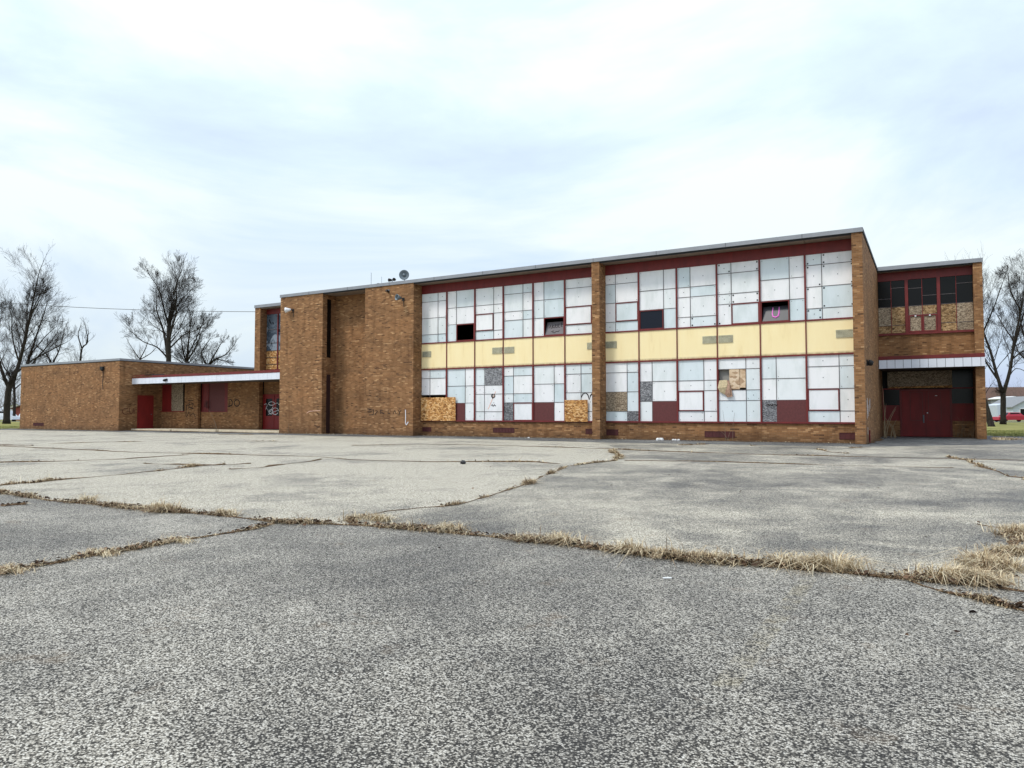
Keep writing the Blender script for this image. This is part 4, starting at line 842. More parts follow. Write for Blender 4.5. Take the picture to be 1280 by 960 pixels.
stroke_y([[(0,0.75),(0.12,0.85),(0.2,0.75),(0.12,0.4)],circ(0.42,0.85,0.16,0.14),[(0.3,0.1),(0.2,0.45),(0.35,0.2),(0.5,0.6)],circ(0.62,0.25,0.17,0.26,0,330),circ(0.4,0.2,0.1,0.18),[(0.55,0.8),(0.75,0.9),(0.8,0.75),(0.95,0.95)],[(0.25,0.0),(0.8,0.35)]], -39.0, 1.15, 1.8, 0.85, YD + 0.02, 0.014, 'spray_white', label='white sprayed scrawl across the porch door')
# door in the side wall of the low wing
dd = MB().box(XF + 0.001, XF + 0.03, 31.62, 32.72, 0.13, 2.46).build('side_door', M['darkred'], S, label='plain dark red door under the porch')
MB().box(XF, XF + 0.045, 31.56, 31.62, 0.13, 2.52).box(XF, XF + 0.045, 32.72, 32.78, 0.13, 2.52).box(XF, XF + 0.045, 31.62, 32.72, 2.46, 2.52).build('door_frame', M['darkred'], S)
MB().lathe((XF + 0.03, 32.6, 1.15), (1, 0, 0), [(0, 0.02), (0.05, 0.02), (0.06, 0.035), (0.09, 0.03)], 8).build('door_handle', M['gmetal'], dd)
for zz in (0.4, 1.3, 2.2): MB().box(XF + 0.03, XF + 0.04, 31.625, 31.66, zz, zz + 0.12).build('hinge', M['dmetal'], dd)
# porch roof, fascia
CP = 31.12
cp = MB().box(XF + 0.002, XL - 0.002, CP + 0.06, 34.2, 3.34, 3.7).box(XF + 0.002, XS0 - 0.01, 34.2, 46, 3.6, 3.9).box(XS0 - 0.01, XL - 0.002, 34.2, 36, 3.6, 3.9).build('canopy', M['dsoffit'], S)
MB().box(XF + 2.35, XL - 0.002, CP - 0.03, CP + 0.058, 3.71, 3.87).box(XF + 0.01, XF + 2.35, CP - 0.03, CP + 0.058, 3.71, 3.78).box(XF + 0.05, XF + 2.2, CP + 0.02, CP + 0.058, 3.86, 3.92).build('canopy_trim', M['red'], cp)
MB().box(XF + 1.4, XF + 3.6, CP + 0.02, CP + 0.058, 3.88, 3.94).build('trim_gap', M['dmetal'], cp)
n = 38; xs_ = np.linspace(XF + 0.01, XL - 0.01, n + 1)
for a_, b_ in zip(xs_[:-1], xs_[1:]): board('fascia_panel', 'white_metal', a_ + 0.005, b_ - 0.005, 3.30, 3.708, CP + 0.01 + random.uniform(-.003, .003), 0.045, cp)
MB().box(XF + 0.01, XL - 0.01, CP + 0.04, CP + 0.055, 3.31, 3.70).build('fascia_back', M['gmetal'], cp)
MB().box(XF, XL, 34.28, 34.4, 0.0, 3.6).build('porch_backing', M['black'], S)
# porch slab in two lengths
MB().box(XF + 0.003, -44.85, CP + 0.0, YBw + 0.6, -0.02, 0.128).build('porch_step', M['concrete'], S)
MB().box(-44.70, XL - 0.003, CP + 0.0, YD + 0.3, -0.02, 0.124).build('porch_step', M['concrete'], S)

# ------------------------------------------------------------------ fixtures on the building
def bell_lamp(name, wallp, dirv, label, shade_m, r=0.16, L=0.30):
    o = empty(name, wallp, label, 'light'); p = Vector(wallp)
    MB().box(p.x - 0.07, p.x + 0.07, p.y - 0.05, p.y, p.z - 0.09, p.z + 0.07).build('mounting_box', M['dmetal'], o)
    el = p + Vector((0, -0.12, 0.03)); d = Vector(dirv).normalized(); c = el + d * 0.05
    MB().tube([p + Vector((0, -0.04, -0.02)), el, c], 0.022, 6).tube([p + Vector((0.02, -0.012, -0.07)), p + Vector((0.02, -0.012, -0.42))], 0.014, 5).build('arm', M['dmetal'], o)
    MB().lathe(c, d, [(0, 0.05), (0.06, 0.07), (L * 0.6, r * 0.75), (L, r), (L, r * 0.88), (L * 0.7, r * 0.62), (L * 0.5, r * 0.4)], 18).build('shade', M[shade_m], o, smooth=True)
    MB().lathe(c, d, [(L * 0.35, 0.03), (L * 0.6, 0.055), (L * 0.78, 0.04), (L * 0.85, 0.01)], 12).build('bulb', M['lamp_white' if shade_m == 'lamp_white' else 'gmetal'], o, smooth=True)
bell_lamp('floodlight', (-33.12, Y0, 7.42), (-0.9, -0.4, -0.1), 'white bell floodlight high on the left brick mass', 'lamp_white', 0.17, 0.34)
bell_lamp('floodlight', (-24.72, Y0, 7.42), (-0.25, -0.95, 0.05), 'grey bell floodlight high on the right brick mass', 'gmetal', 0.17, 0.32)
o = empty('security_camera', (-25.75, Y0, 7.95), 'small dark camera bracket just under the roof edge on the right brick mass', 'camera')
MB().rbox((-25.75, Y0 - 0.1, 7.93), (0.09, 0.24, 0.09), Matrix.Rotation(R(-15), 3, 'X')).build('body', M['dmetal'], o); MB().box(-25.80, -25.70, Y0 - 0.02, Y0, 7.86, 8.04).build('bracket', M['gmetal'], o)
o = empty('wall_light', (XE1, 31.95, 3.2), 'black dome wall light on the end wall of the main block beside the right canopy', 'light')
MB().box(XE1, XE1 + 0.05, 31.87, 32.03, 3.08, 3.32).build('back_plate', M['dmetal'], o)
MB().lathe((XE1 + 0.05, 31.95, 3.22), (1, 0, -0.35), [(0, 0.11), (0.08, 0.12), (0.16, 0.10), (0.2, 0.05)], 14).build('housing', M['black'], o, smooth=True)
o = empty('wall_light', (-51.27, YF, 4.41), 'black box light with a hanging cable on the low left wing', 'light')
MB().box(-51.42, -51.10, YF - 0.16, YF, 4.34, 4.56).lathe((-51.26, YF - 0.08, 4.34), (0, 0, -1), [(0, 0.1), (0.05, 0.09), (0.09, 0.04)], 12).build('housing', M['black'], o)
MB().tube([(-51.24, YF - 0.02, 4.4), (-51.22, YF - 0.02, 3.9), (-51.26, YF - 0.02, 3.4), (-51.2, YF - 0.02, 2.9)], 0.018, 5).build('cable', M['dmetal'], o)
o = empty('security_camera', (-45.4, CP - 0.02, 3.5), 'black dome camera fixed to the white porch fascia', 'camera')
MB().lathe((-45.4, CP - 0.015, 3.5), (-0.3, -1, -0.2), [(0, 0.09), (0.1, 0.09), (0.17, 0.06), (0.2, 0.02)], 12).build('dome', M['black'], o, smooth=True); MB().box(-45.3, -45.2, CP - 0.09, CP - 0.015, 3.44, 3.60).build('bracket', M['dmetal'], o)
# roof-top horn speaker and lights
o = empty('horn_speaker', (-26.15, 32.3, 8.4), 'round grey horn speaker dish standing on the roof edge', 'speaker')
d = Vector((0.5, -0.86, -0.03)).normalized(); c = Vector((-25.72, 32.3, 9.06))
MB().lathe(c, d, [(-0.10, 0.06), (-0.06, 0.16), (0.0, 0.265), (0.05, 0.288), (0.055, 0.27), (0.02, 0.18), (-0.02, 0.12), (-0.01, 0.085), (0.05, 0.075), (0.06, 0.02)], 28).build('horn', M['gmetal'], o, smooth=True)
MB().lathe(c + d * -0.1, -d, [(0, 0.07), (0.16, 0.07)], 12).build('driver', M['dmetal'], o)
MB().tube([c + d * -0.12 + Vector((0, 0, -0.02)), (c.x - 0.06, c.y + 0.12, 8.39)], 0.02, 6).box(c.x - 0.2, c.x + 0.1, 32.3, 32.6, 8.39, 8.42).build('stand', M['dmetal'], o)
o = empty('roof_floodlight', (-25.6, 31.1, 8.43), 'twin headed black floodlight on the roof edge above the right brick mass', 'light')
MB().tube([(-25.6, 31.1, 8.42), (-25.6, 31.1, 8.56)], 0.02, 6).tube([(-25.75, 31.08, 8.56), (-25.45, 31.08, 8.56)], 0.02, 6).build('bracket', M['dmetal'], o)
for dx in (-0.15, 0.15): MB().lathe((-25.6 + dx, 31.12, 8.58), (dx * 2, -1, -0.1), [(-0.1, 0.05), (0, 0.08), (0.1, 0.095), (0.1, 0.07), (0.04, 0.04)], 12).build('lamp_head', M['black'], o, smooth=True)
o = MB().lathe((-26.75, 31.3, 8.42), (0, 0, 1), [(0, 0.12), (0.06, 0.12), (0.1, 0.07)], 10).build('roof_vent', M['dmetal'], label='small low dark cap on the roof edge left of the twin floodlight', cat='vent')
MB().tube([(-27.2, 31.2, 8.4), (-27.2, 31.2, 9.15)], 0.012, 5).box(-27.24, -27.16, 31.16, 31.24, 8.4, 8.45).build('antenna', M['gmetal'], label='taller thin grey rod standing on the roof edge', cat='antenna', group='rods on the roof edge')
MB().tube([(-26.78, 31.6, 8.4), (-26.78, 31.6, 8.95)], 0.009, 5).box(-26.81, -26.75, 31.57, 31.63, 8.4, 8.44).build('antenna', M['gmetal'], label='shorter thin grey rod nearer the round speaker', cat='antenna', group='rods on the roof edge')

# ------------------------------------------------------------------ litter, stems
def litter(x, y, s, label, n=4):
    g = MB()
    for i in range(n):
        g.lathe((x + random.uniform(-s, s) * 1.2, y + random.uniform(-s, s) * 0.5, 0), (random.uniform(-.2, .2), random.uniform(-.2, .2), 1), [(0, s * 0.4), (s * 0.25, s * random.uniform(.3, .5)), (s * 0.45, s * 0.2)], 6)
    return g.build('litter', M['rubble'], label=label, cat='litter', group='white litter at the foot of the wall')
litter(-10.3, 31.25, 0.22, 'white crumpled litter below the window with the red opening frame'); litter(-9.72, 31.3, 0.14, 'smaller white litter lump to the right of the bigger one'); litter(-16.9, 31.0, 0.09, 'small pale scrap against the knee wall under the maroon panel', 2)
MB().lathe((-9.4, 14.0, 0), (0.2, 0.1, 1), [(0, 0.06), (0.05, 0.07), (0.09, 0.03)], 7).build('stone', M['dmetal'], label='small dark stone lying alone on the pale asphalt', cat='stone')
MB().rbox((-1.62, 4.98, 0.006), (0.06, 0.02, 0.006), Matrix.Rotation(0.6, 3, 'Z')).build('paper_scrap', M['rubble'], label='tiny white paper scrap on the dark asphalt below the leafy crack', cat='litter')
def stems(name, specs, label, rad=0.012, m='stem'):
    g = MB()
    for pts in specs: g.tube(pts, [rad * (1 - 0.6 * i / (len(pts) - 1)) for i in range(len(pts))], 5)
    return g.build(name, M[m], label=label, cat='plant')
def arc(x, y, dx, dy, h, lean=0.3, n=6):
    return [(x + dx * (i / n) ** 1.6, y + dy * (i / n), h * (i / n) * (1 - 0.12 * (i / n))) for i in range(n + 1)]
stems('bare_vine', [arc(-1.95, 40.4, -0.08, -0.1, 2.9), arc(-2.0, 40.3, 0.55, 0.1, 1.75), arc(-1.9, 40.3, 0.42, 0, 1.6), arc(-1.55, 40.3, -0.45, 0.1, 1.2), arc(-1.7, 40.2, 0.25, 0, 1.0), arc(-2.0, 40.2, 0.12, 0, 1.9), arc(-1.5, 40.3, -0.2, 0, 0.8)], 'tall bare pale stems growing at the left of the red double doors', 0.02)
sp_ = []
for i in range(26):
    x = random.uniform(0.95, 1.8); sp_.append(arc(x, 41.6 + random.uniform(-.4, .4), random.uniform(-0.35, 0.45), random.uniform(-.2, .2), random.uniform(0.5, 1.25)))
stems('dry_shrub', sp_[:18], 'clump of dry arching stems right of the red double doors', 0.007, 'wood')
stems('dry_weed', [arc(-39.9, 31.0, -0.9, 0, 1.7), arc(-39.85, 31.0, -0.35, 0, 0.9), arc(-39.8, 31.0, 0.3, 0, 0.5), arc(-40.0, 31.0, -0.3, 0, 0.6)], 'leaning bare weed at the porch step near the scrawled door', 0.012, 'wood')
stems('dry_weed', [arc(-33.3, 30.9, 0.02, 0, 0.7), arc(-33.3, 30.9, -0.15, 0, 0.4), arc(-33.2, 30.9, 0.2, 0, 0.3)], 'short dead weed at the foot of the left brick mass', 0.014, 'wood')
stems('dry_weed', [arc(-7.6, 31.4, -0.1, 0, 1.5), arc(-7.3, 31.4, 0.1, 0, 1.4), arc(-7.5, 31.4, 0.2, 0, 0.7), arc(-7.5, 31.4, -0.3, 0, 0.5)], 'thin dead weeds standing before the torn window', 0.009, 'wood')

# ------------------------------------------------------------------ trees
def at(px, F, z=0.0):
    Rr = (px - 640) / 905 * F
    return Vector((Rr * math.cos(YAW) - F * math.sin(YAW), Rr * math.sin(YAW) + F * math.cos(YAW), z))
RT = Vector((math.cos(YAW), math.sin(YAW), 0)); FW = Vector((-math.sin(YAW), math.cos(YAW), 0)); UP_ = Vector((0, 0, 1))
class Tubes:
    """collects many thin branches, then builds them in one numpy pass"""
    def __init__(s): s.a = []; s.b = []; s.ra = []; s.rb = []
    def seg(s, a, b, ra, rb): s.a.append(a[:]); s.b.append(b[:]); s.ra.append(ra); s.rb.append(rb)
    def mesh(s, name, m, n=3):
        A = np.array(s.a); Bq = np.array(s.b); ra = np.array(s.ra)[:, None]; rb = np.array(s.rb)[:, None]
        D = Bq - A; D /= np.linalg.norm(D, axis=1)[:, None] + 1e-9
        ref = np.where(np.abs(D[:, 2:3]) < 0.9, [[0, 0, 1.0]], [[1.0, 0, 0]])
        X = np.cross(D, ref); X /= np.linalg.norm(X, axis=1)[:, None]; Y = np.cross(D, X)
        V = []
        for (P_, r_) in ((A, ra), (Bq, rb)):
            for j in range(n):
                t = 2 * math.pi * j / n; V.append(P_ + (X * math.cos(t) + Y * math.sin(t)) * r_)
        V = np.stack(V, 1).reshape(-1, 3); k = len(A); base = np.arange(k)[:, None] * (2 * n)
        F = np.concatenate([base + np.array([[j, (j + 1) % n, n + (j + 1) % n, n + j]]) for j in range(n)], 1).reshape(-1)
        me = bpy.data.meshes.new(name); me.vertices.add(len(V)); me.vertices.foreach_set('co', V.ravel())
        me.loops.add(len(F)); me.loops.foreach_set('vertex_index', F)
        me.polygons.add(k * n); me.polygons.foreach_set('loop_start', np.arange(k * n) * 4)
        me.update(calc_edges=True); me.materials.append(m); return me
def grow(tb, p, d, L, r, lvl, rnd, up=0.25, big=None, spread=0.62):
    nseg = 5 if lvl > 1 else (4 if lvl == 1 else 3)
    pts = [p]; sl = L / nseg; cur = d.normalized(); dirs = [cur]
    for i in range(nseg):
        cur = (cur + Vector((rnd.gauss(0, .09), rnd.gauss(0, .09), rnd.gauss(0, .07) + up * 0.22))).normalized()
        pts.append(pts[-1] + cur * sl); dirs.append(cur)
    rs = [max(r * (1 - 0.72 * i / nseg), 0.006) for i in range(nseg + 1)]
    for i in range(nseg): tb.seg(pts[i], pts[i + 1], rs[i], rs[i + 1])
    if lvl <= 0: return
    nch = {4: 7, 3: 6, 2: 5, 1: 4}.get(lvl, 6)
    for c in range(nch):
        t = 0.18 + 0.82 * (c + rnd.random() * 0.9) / nch; t = min(t, 0.99) * nseg; i = int(t); q = pts[i].lerp(pts[min(i + 1, nseg)], t - i)
        dd = dirs[min(i + 1, nseg)]; ax = dd.cross(Vector((rnd.gauss(0, 1), rnd.gauss(0, 1), rnd.gauss(0, 1)))).normalized()
        ang = spread * rnd.uniform(0.6, 1.15)
        nd = (dd * math.cos(ang) + ax * math.sin(ang)).normalized()
        grow(tb, q, nd, L * rnd.uniform(0.45, 0.78) * (1.12 - 0.45 * t / nseg), max(rs[i] * 0.45, 0.006), lvl - 1, rnd, up, None, spread)
def tree(name, px, F, limbs, scale_px, label, seed, lvl=3, group='bare trees around the school', twig='twig', dens=0.85, kmin=0.02, width=1.0):
    """limbs: list of (points [(dx, dy up) in px at the tree's distance], r0, r1 in px, depth angle); first is the trunk"""
    rnd = random.Random(seed); k = F / 905.0 * scale_px; base = at(px, F)
    root = empty(name, base, label, 'tree', group)
    trunk = MB(); tb = Tubes(); known = []
    for li, (pts, r0, r1, az) in enumerate(limbs):
        P3 = []
        d0 = min(known, key=lambda q: (q[0] - pts[0][0]) ** 2 + (q[1] - pts[0][1]) ** 2)[2] if known else 0.0
        if known and li:
            nq = min(known, key=lambda q: (q[0] - pts[0][0]) ** 2 + (q[1] - pts[0][1]) ** 2); pts = [(nq[0], nq[1])] + list(pts[1:])
        for j, (dx, dz) in enumerate(pts):
            dep = d0 + math.sin(az) * abs(dz - pts[0][1]) * 0.55
            P3.append(base + RT * dx * k + UP_ * (dz * k) + FW * (dep * k))
        # smooth resample
        Q = []
        for j in range(len(P3) - 1):
            for s_ in range(3):
                t = s_ / 3; a = P3[max(j - 1, 0)]; b = P3[j]; c = P3[j + 1]; d = P3[min(j + 2, len(P3) - 1)]
                v = 0.5 * ((2 * b) + (c - a) * t + (2*a - 5*b + 4*c - d) * t*t + (-a + 3*b - 3*c + d) * t**3)
                if Q: v = v + Vector((rnd.gauss(0, .12), rnd.gauss(0, .12), 0)) * k * 0.8
                Q.append(v)
        Q.append(P3[-1]); n = len(Q)
        for q in Q: v = (q - base) / k; known.append((v.dot(RT), v.z, v.dot(FW)))
        rr = [0.86 * ((r0 + (r1 - r0) * (i / (n - 1)) ** 0.8) * k) for i in range(n)]
        if li == 0: rr[0] *= 1.25; 
        trunk.tube(Q, rr, 8 if r0 > 2 else 6, cap=True)
        # branches off the limb
        Lt = sum((Q[i + 1] - Q[i]).length for i in range(n - 1))
        start = 0.55 if li == 0 else 0.22
        nb = int(max(4, Lt / k / 7.5) * dens)
        for c in range(nb + 1):
            t = start + (1 - start) * (c + rnd.random() * 0.6) / (nb + 0.6); t = min(t, 0.995) * (n - 1); i = int(t)
            q = Q[i].lerp(Q[min(i + 1, n - 1)], t - i); dd = (Q[min(i + 1, n - 1)] - Q[i]).normalized()
            ax = dd.cross(Vector((rnd.gauss(0, 1), rnd.gauss(0, 1), rnd.gauss(0, .6)))).normalized(); ang = rnd.uniform(0.45, 0.95)
            nd = dd * math.cos(ang) + ax * math.sin(ang)
            grow(tb, q, nd, Lt * rnd.uniform(0.24, 0.46) * (1.15 - 0.5 * t / (n - 1)) * width, min(rr[i] * 0.32, 0.06 * F / 90), lvl, rnd, 0.3)
        grow(tb, Q[-1], (Q[-1] - Q[-2]).normalized(), Lt * 0.26, min(rr[-1], 0.05), lvl - 1, rnd, 0.3, None, 0.5)
    trunk.build('trunk', M['bark'], root, smooth=True)
    link('crown', tb.mesh('crown', M[twig]), root)
    root['n'] = len(tb.a); del root['n']
    return root, len(tb.a)
cnt = 0
# left edge, big multi-stemmed tree
_, c = tree('bare_tree', 9, 88, [([(0,0),(0,25),(2,48),(8,62)], 5.0, 4.2, 0), ([(8,60),(13,85),(16,120),(19,160),(22,205)], 3.6, 0.7, 0.3), ([(2,50),(-4,68),(-10,100),(-20,140)], 3.4, 0.8, -0.4),
   ([(12,84),(24,110),(36,142),(52,165)], 2.2, 0.5, -0.5), ([(17,118),(10,150),(2,178)], 1.6, 0.4, 0.7), ([(10,70),(28,86),(50,100),(70,112)], 1.8, 0.4, 0.6), ([(19,150),(32,172),(42,188)], 1.2, 0.3, -0.3), ([(-8,92),(-2,125),(4,150)], 1.5, 0.4, -0.8)], 0.93, 'biggest bare tree at the left edge with a forked thick trunk', 3, lvl=3); cnt += c
_, c = tree('bare_tree', 34, 98, [([(0,0),(0,30),(-1,60),(0,84)], 3.6, 2.4, 0), ([(0,84),(4,110),(9,140),(12,165)], 2.0, 0.5, 0.4), ([(-1,60),(-10,85),(-14,115),(-12,140)], 1.9, 0.5, -0.4), ([(0,70),(14,88),(30,104),(44,122)], 1.7, 0.4, -0.3), ([(0,55),(10,66),(24,76)], 1.4, 0.4, 0.6), ([(2,95),(16,118),(28,132)], 1.2, 0.3, 0.6)], 0.93, 'straight dark bare tree just left of the low brick wing', 5, lvl=3); cnt += c
_, c = tree('bare_tree', 18, 122, [([(0,0),(0,30),(-2,55)], 2.2, 1.5, 0), ([(-2,52),(4,80),(6,105)], 1.4, 0.4, 0.4), ([(-1,45),(-12,68),(-18,90)], 1.2, 0.4, -0.3), ([(0,40),(16,58),(24,78)], 1.0, 0.3, 0.5)], 1.0, 'slim bare tree between the two thick trunks at the left', 8, lvl=3); cnt += c
_, c = tree('bare_tree', 62, 112, [([(0,0),(1,45),(2,72)], 2.2, 1.6, 0), ([(2,70),(8,84),(12,96),(17,118)], 1.5, 0.4, 0), ([(2,72),(-8,86),(-22,96)], 1.4, 0.4, 0.3), ([(9,86),(4,98),(6,108)], 0.8, 0.3, 0.5)], 1.0, 'pollarded bare tree over the left end of the low wing', 9, lvl=2); cnt += c
_, c = tree('bare_tree', 98, 112, [([(0,0),(0,50),(1,72)], 2.0, 1.6, 0), ([(1,72),(3,92),(10,100),(7,118)], 1.5, 0.5, 0), ([(3,90),(-4,108),(-3,118)], 1.1, 0.4, 0.3), ([(8,98),(12,112)], 0.8, 0.3, -0.3)], 1.0, 'small crooked tree right of the pollard over the low wing', 10, lvl=2); cnt += c
# centre trees behind the low wing
_, c = tree('bare_tree', 210, 85, [([(0,0),(0,50),(0,80),(-1,110),(0,140),(4,160)], 5.0, 2.6, 0), ([(0,140),(6,162),(5,190),(10,212)], 2.0, 0.4, 0.3), ([(-3,84),(-9,112),(-16,132),(-27,155),(-30,172)], 2.6, 0.5, 0.5), ([(-1,130),(-6,158),(-10,180),(-22,200)], 1.8, 0.4, -0.4),
   ([(1,112),(8,134),(15,150),(14,172),(22,192)], 2.0, 0.4, -0.6), ([(-4,92),(-18,104),(-38,112),(-62,132)], 1.5, 0.3, 0.2), ([(3,104),(16,120),(34,128),(46,140)], 1.3, 0.3, 0.5), ([(5,150),(16,170),(30,186)], 1.2, 0.3, 0.1), ([(-16,130),(-30,148),(-44,160)], 1.0, 0.3, 0.8)], 0.93, 'tallest bare tree rising behind the low brick wing', 12, lvl=3); cnt += c
_, c = tree('bare_tree', 233, 92, [([(0,0),(0,55),(0,78)], 3.4, 2.4, 0), ([(0,78),(0,104),(2,134)], 2.0, 0.4, 0.2), ([(0,74),(-8,92),(-14,116)], 1.6, 0.4, 0.5), ([(1,78),(12,96),(22,118)], 1.6, 0.4, -0.3), ([(1,86),(9,110),(14,130)], 1.2, 0.3, 0.5), ([(0,70),(-12,80),(-22,88)], 1.1, 0.3, -0.4)], 1.0, 'round dense bare tree beside the tallest one', 14, lvl=3, dens=1.1); cnt += c
_, c = tree('bare_tree', 256, 96, [([(0,0),(1,50),(2,72)], 2.8, 2.0, 0), ([(2,72),(12,80),(24,86),(34,98)], 1.6, 0.4, 0.3), ([(2,72),(-6,88),(4,106)], 1.5, 0.4, 0.2), ([(6,76),(16,92),(24,104)], 1.2, 0.3, -0.3), ([(10,80),(24,78),(30,74)], 0.9, 0.3, 0.3)], 1.0, 'low spreading bare tree nearest the stair block', 15, lvl=3); cnt += c
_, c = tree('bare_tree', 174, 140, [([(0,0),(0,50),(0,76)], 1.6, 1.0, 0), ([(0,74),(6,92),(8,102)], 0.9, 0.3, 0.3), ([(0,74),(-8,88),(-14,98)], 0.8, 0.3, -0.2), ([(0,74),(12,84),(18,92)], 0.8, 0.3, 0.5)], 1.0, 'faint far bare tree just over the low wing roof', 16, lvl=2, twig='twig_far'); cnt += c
# right side
_, c = tree('bare_tree', 1253, 84, [([(0,0),(1,30),(1,42)], 3.9, 3.6, 0), ([(0,40),(-4,70),(-8,100),(-16,140),(-14,180)], 3.0, 0.7, 0.3), ([(3,40),(8,75),(10,110),(16,150),(18,190)], 3.0, 0.7, -0.3), ([(-3,62),(-14,84),(-22,112),(-20,150)], 1.8, 0.5, 0.5), ([(9,95),(20,125),(34,160),(44,190)], 1.9, 0.5, 0.2), ([(9,85),(24,98),(40,96),(58,84)], 1.4, 0.4, -0.4), ([(-12,125),(-4,160),(4,195)], 1.5, 0.4, -0.5), ([(16,150),(8,178),(10,205)], 1.3, 0.4, 0.5), ([(10,110),(2,135),(-2,150)], 1.1, 0.4, 0.8), ([(5,60),(20,75),(34,70)], 1.1, 0.3, 0.7)], 0.93, 'twin stemmed bare tree on the grass right of the school', 21, lvl=3); cnt += c
_, c = tree('bare_tree', 1238, 70, [([(1,-4),(-3,20),(-8,44),(-14,70)], 4.6, 3.2, 0.2), ([(-14,70),(-18,110),(-24,150)], 2.8, 0.7, 0.4), ([(-12,62),(0,84),(10,110)], 1.5, 0.4, 0.8)], 1.0, 'leaning bare trunk half hidden behind the right brick pier', 23, lvl=2); cnt += c
_, c = tree('bare_tree', 1290, 95, [([(0,0),(0,50),(2,80)], 3.5, 2.5, 0), ([(2,78),(-4,120),(-2,160)], 2.0, 0.5, 0.4), ([(2,80),(14,120),(20,150)], 2.0, 0.5, -0.4), ([(0,70),(-14,90),(-20,120)], 1.4, 0.4, 0.2)], 1.0, 'bare tree at the very right edge of the photo', 24, lvl=3); cnt += c
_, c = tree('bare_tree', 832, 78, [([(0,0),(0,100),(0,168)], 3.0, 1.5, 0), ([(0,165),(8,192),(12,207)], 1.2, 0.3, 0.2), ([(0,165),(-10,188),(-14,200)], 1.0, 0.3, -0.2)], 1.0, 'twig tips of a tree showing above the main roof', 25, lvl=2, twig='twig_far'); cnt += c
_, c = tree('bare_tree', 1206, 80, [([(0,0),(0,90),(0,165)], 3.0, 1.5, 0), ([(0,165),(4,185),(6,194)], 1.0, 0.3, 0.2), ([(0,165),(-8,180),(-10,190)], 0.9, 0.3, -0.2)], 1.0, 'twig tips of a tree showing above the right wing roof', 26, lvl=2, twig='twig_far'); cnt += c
# far woodland edge, reads as one mass of twigs
tb = Tubes(); rnd = random.Random(44)
for (p0, p1, F, n_, h_) in ((-40, 60, 165, 22, 9.5), (1222, 1330, 175, 20, 9.0)):
    for i in range(n_):
        b = at(p0 + (p1 - p0) * (i + rnd.random()) / n_, F + rnd.uniform(-12, 12)); hh = h_ * rnd.uniform(.5, 1.1)
        tb.seg(b, b + UP_ * hh * 0.4, 0.16, 0.12)
        for q in range(4): grow(tb, b + UP_ * hh * (0.12 + 0.07 * q), Vector((rnd.gauss(0, .5), rnd.gauss(0, .5), 1)), hh * 0.62, 0.06, 2, rnd, 0.2)
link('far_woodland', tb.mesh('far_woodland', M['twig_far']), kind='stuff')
print('branch segments', cnt + len(tb.a))

# ------------------------------------------------------------------ wires
def pole(px, F, h, label):
    b = at(px, F); o = empty('utility_pole', b, label, 'pole')
    MB().tube([b, b + UP_ * h], [0.16, 0.11], 8).build('post', M['wood'], o)
    MB().rbox(b + UP_ * (h - 0.5), (2.0, 0.1, 0.12), Matrix.Rotation(YAW + 1.2, 3, 'Z')).build('crossarm', M['wood'], o)
    return b + UP_ * (h - 0.45)
pa = pole(-70, 92, 16.4, 'wooden utility pole past the left edge'); 
pb = at(470, 78, 12.4)
n = 24; wp = []
for i in range(n + 1):
    t = i / n; q = pa.lerp(pb, t); q.z -= 1.3 * 4 * t * (1 - t) * 0.55; wp.append(q)
MB().tube(wp, 0.03, 5).build('power_line', M['dmetal'], label='dark overhead cable crossing the sky behind the low wing', cat='cable')
b = at(470, 78); o = empty('utility_pole', b, 'wooden utility pole behind the main block carrying the overhead cable', 'pole')
MB().tube([b, b + UP_ * 12.6], [0.16, 0.11], 8).build('post', M['wood'], o); MB().rbox(b + UP_ * 12.3, (2.0, 0.1, 0.12), Matrix.Rotation(YAW + 1.2, 3, 'Z')).build('crossarm', M['wood'], o)

# ------------------------------------------------------------------ far street: road, vehicles, houses
def far_frame(px, F, yawd=0.0):
    b = at(px, F); return b, Matrix.Rotation(YAW + R(yawd), 3, 'Z')
def local(mbq, b, rot):
    mbq.v = [((rot @ Vector(v)) + b)[:] for v in mbq.v]; return mbq
MB().quad(at(1100, 108, -0.02), at(1500, 108, -0.02), at(1500, 119, -0.02), at(1100, 119, -0.02)).build('street', M['asphalt_dark'], kind='structure')
MB().quad(at(-300, 118, -0.02), at(120, 118, -0.02), at(120, 128, -0.02), at(-300, 128, -0.02)).build('street', M['asphalt_dark'], kind='structure')
M['car_red'] = plain('red_car_paint', lin(168, 22, 44), 0.25, 0.05, 2, spec=0.6)
M['car_white'] = plain('white_car_paint', lin(226, 230, 234), 0.3, 0.05, 2, spec=0.6)
M['tyre'] = plain('tyre_rubber', lin(24, 24, 25), 0.9, 0.1, 6)
M['siding'] = plain('white_siding', lin(190, 198, 206), 0.7, 0.06, 3)
M['gsiding'] = plain('grey_siding', lin(128, 130, 132), 0.7, 0.1, 3)
M['shingle'] = plain('brown_shingle', lin(94, 70, 58), 0.9, 0.3, 8)
M['redbrick'] = plain('red_brick_far', lin(142, 72, 60), 0.85, 0.2, 8)
M['trim'] = plain('white_trim', lin(230, 230, 228), 0.6, 0.05, 3)
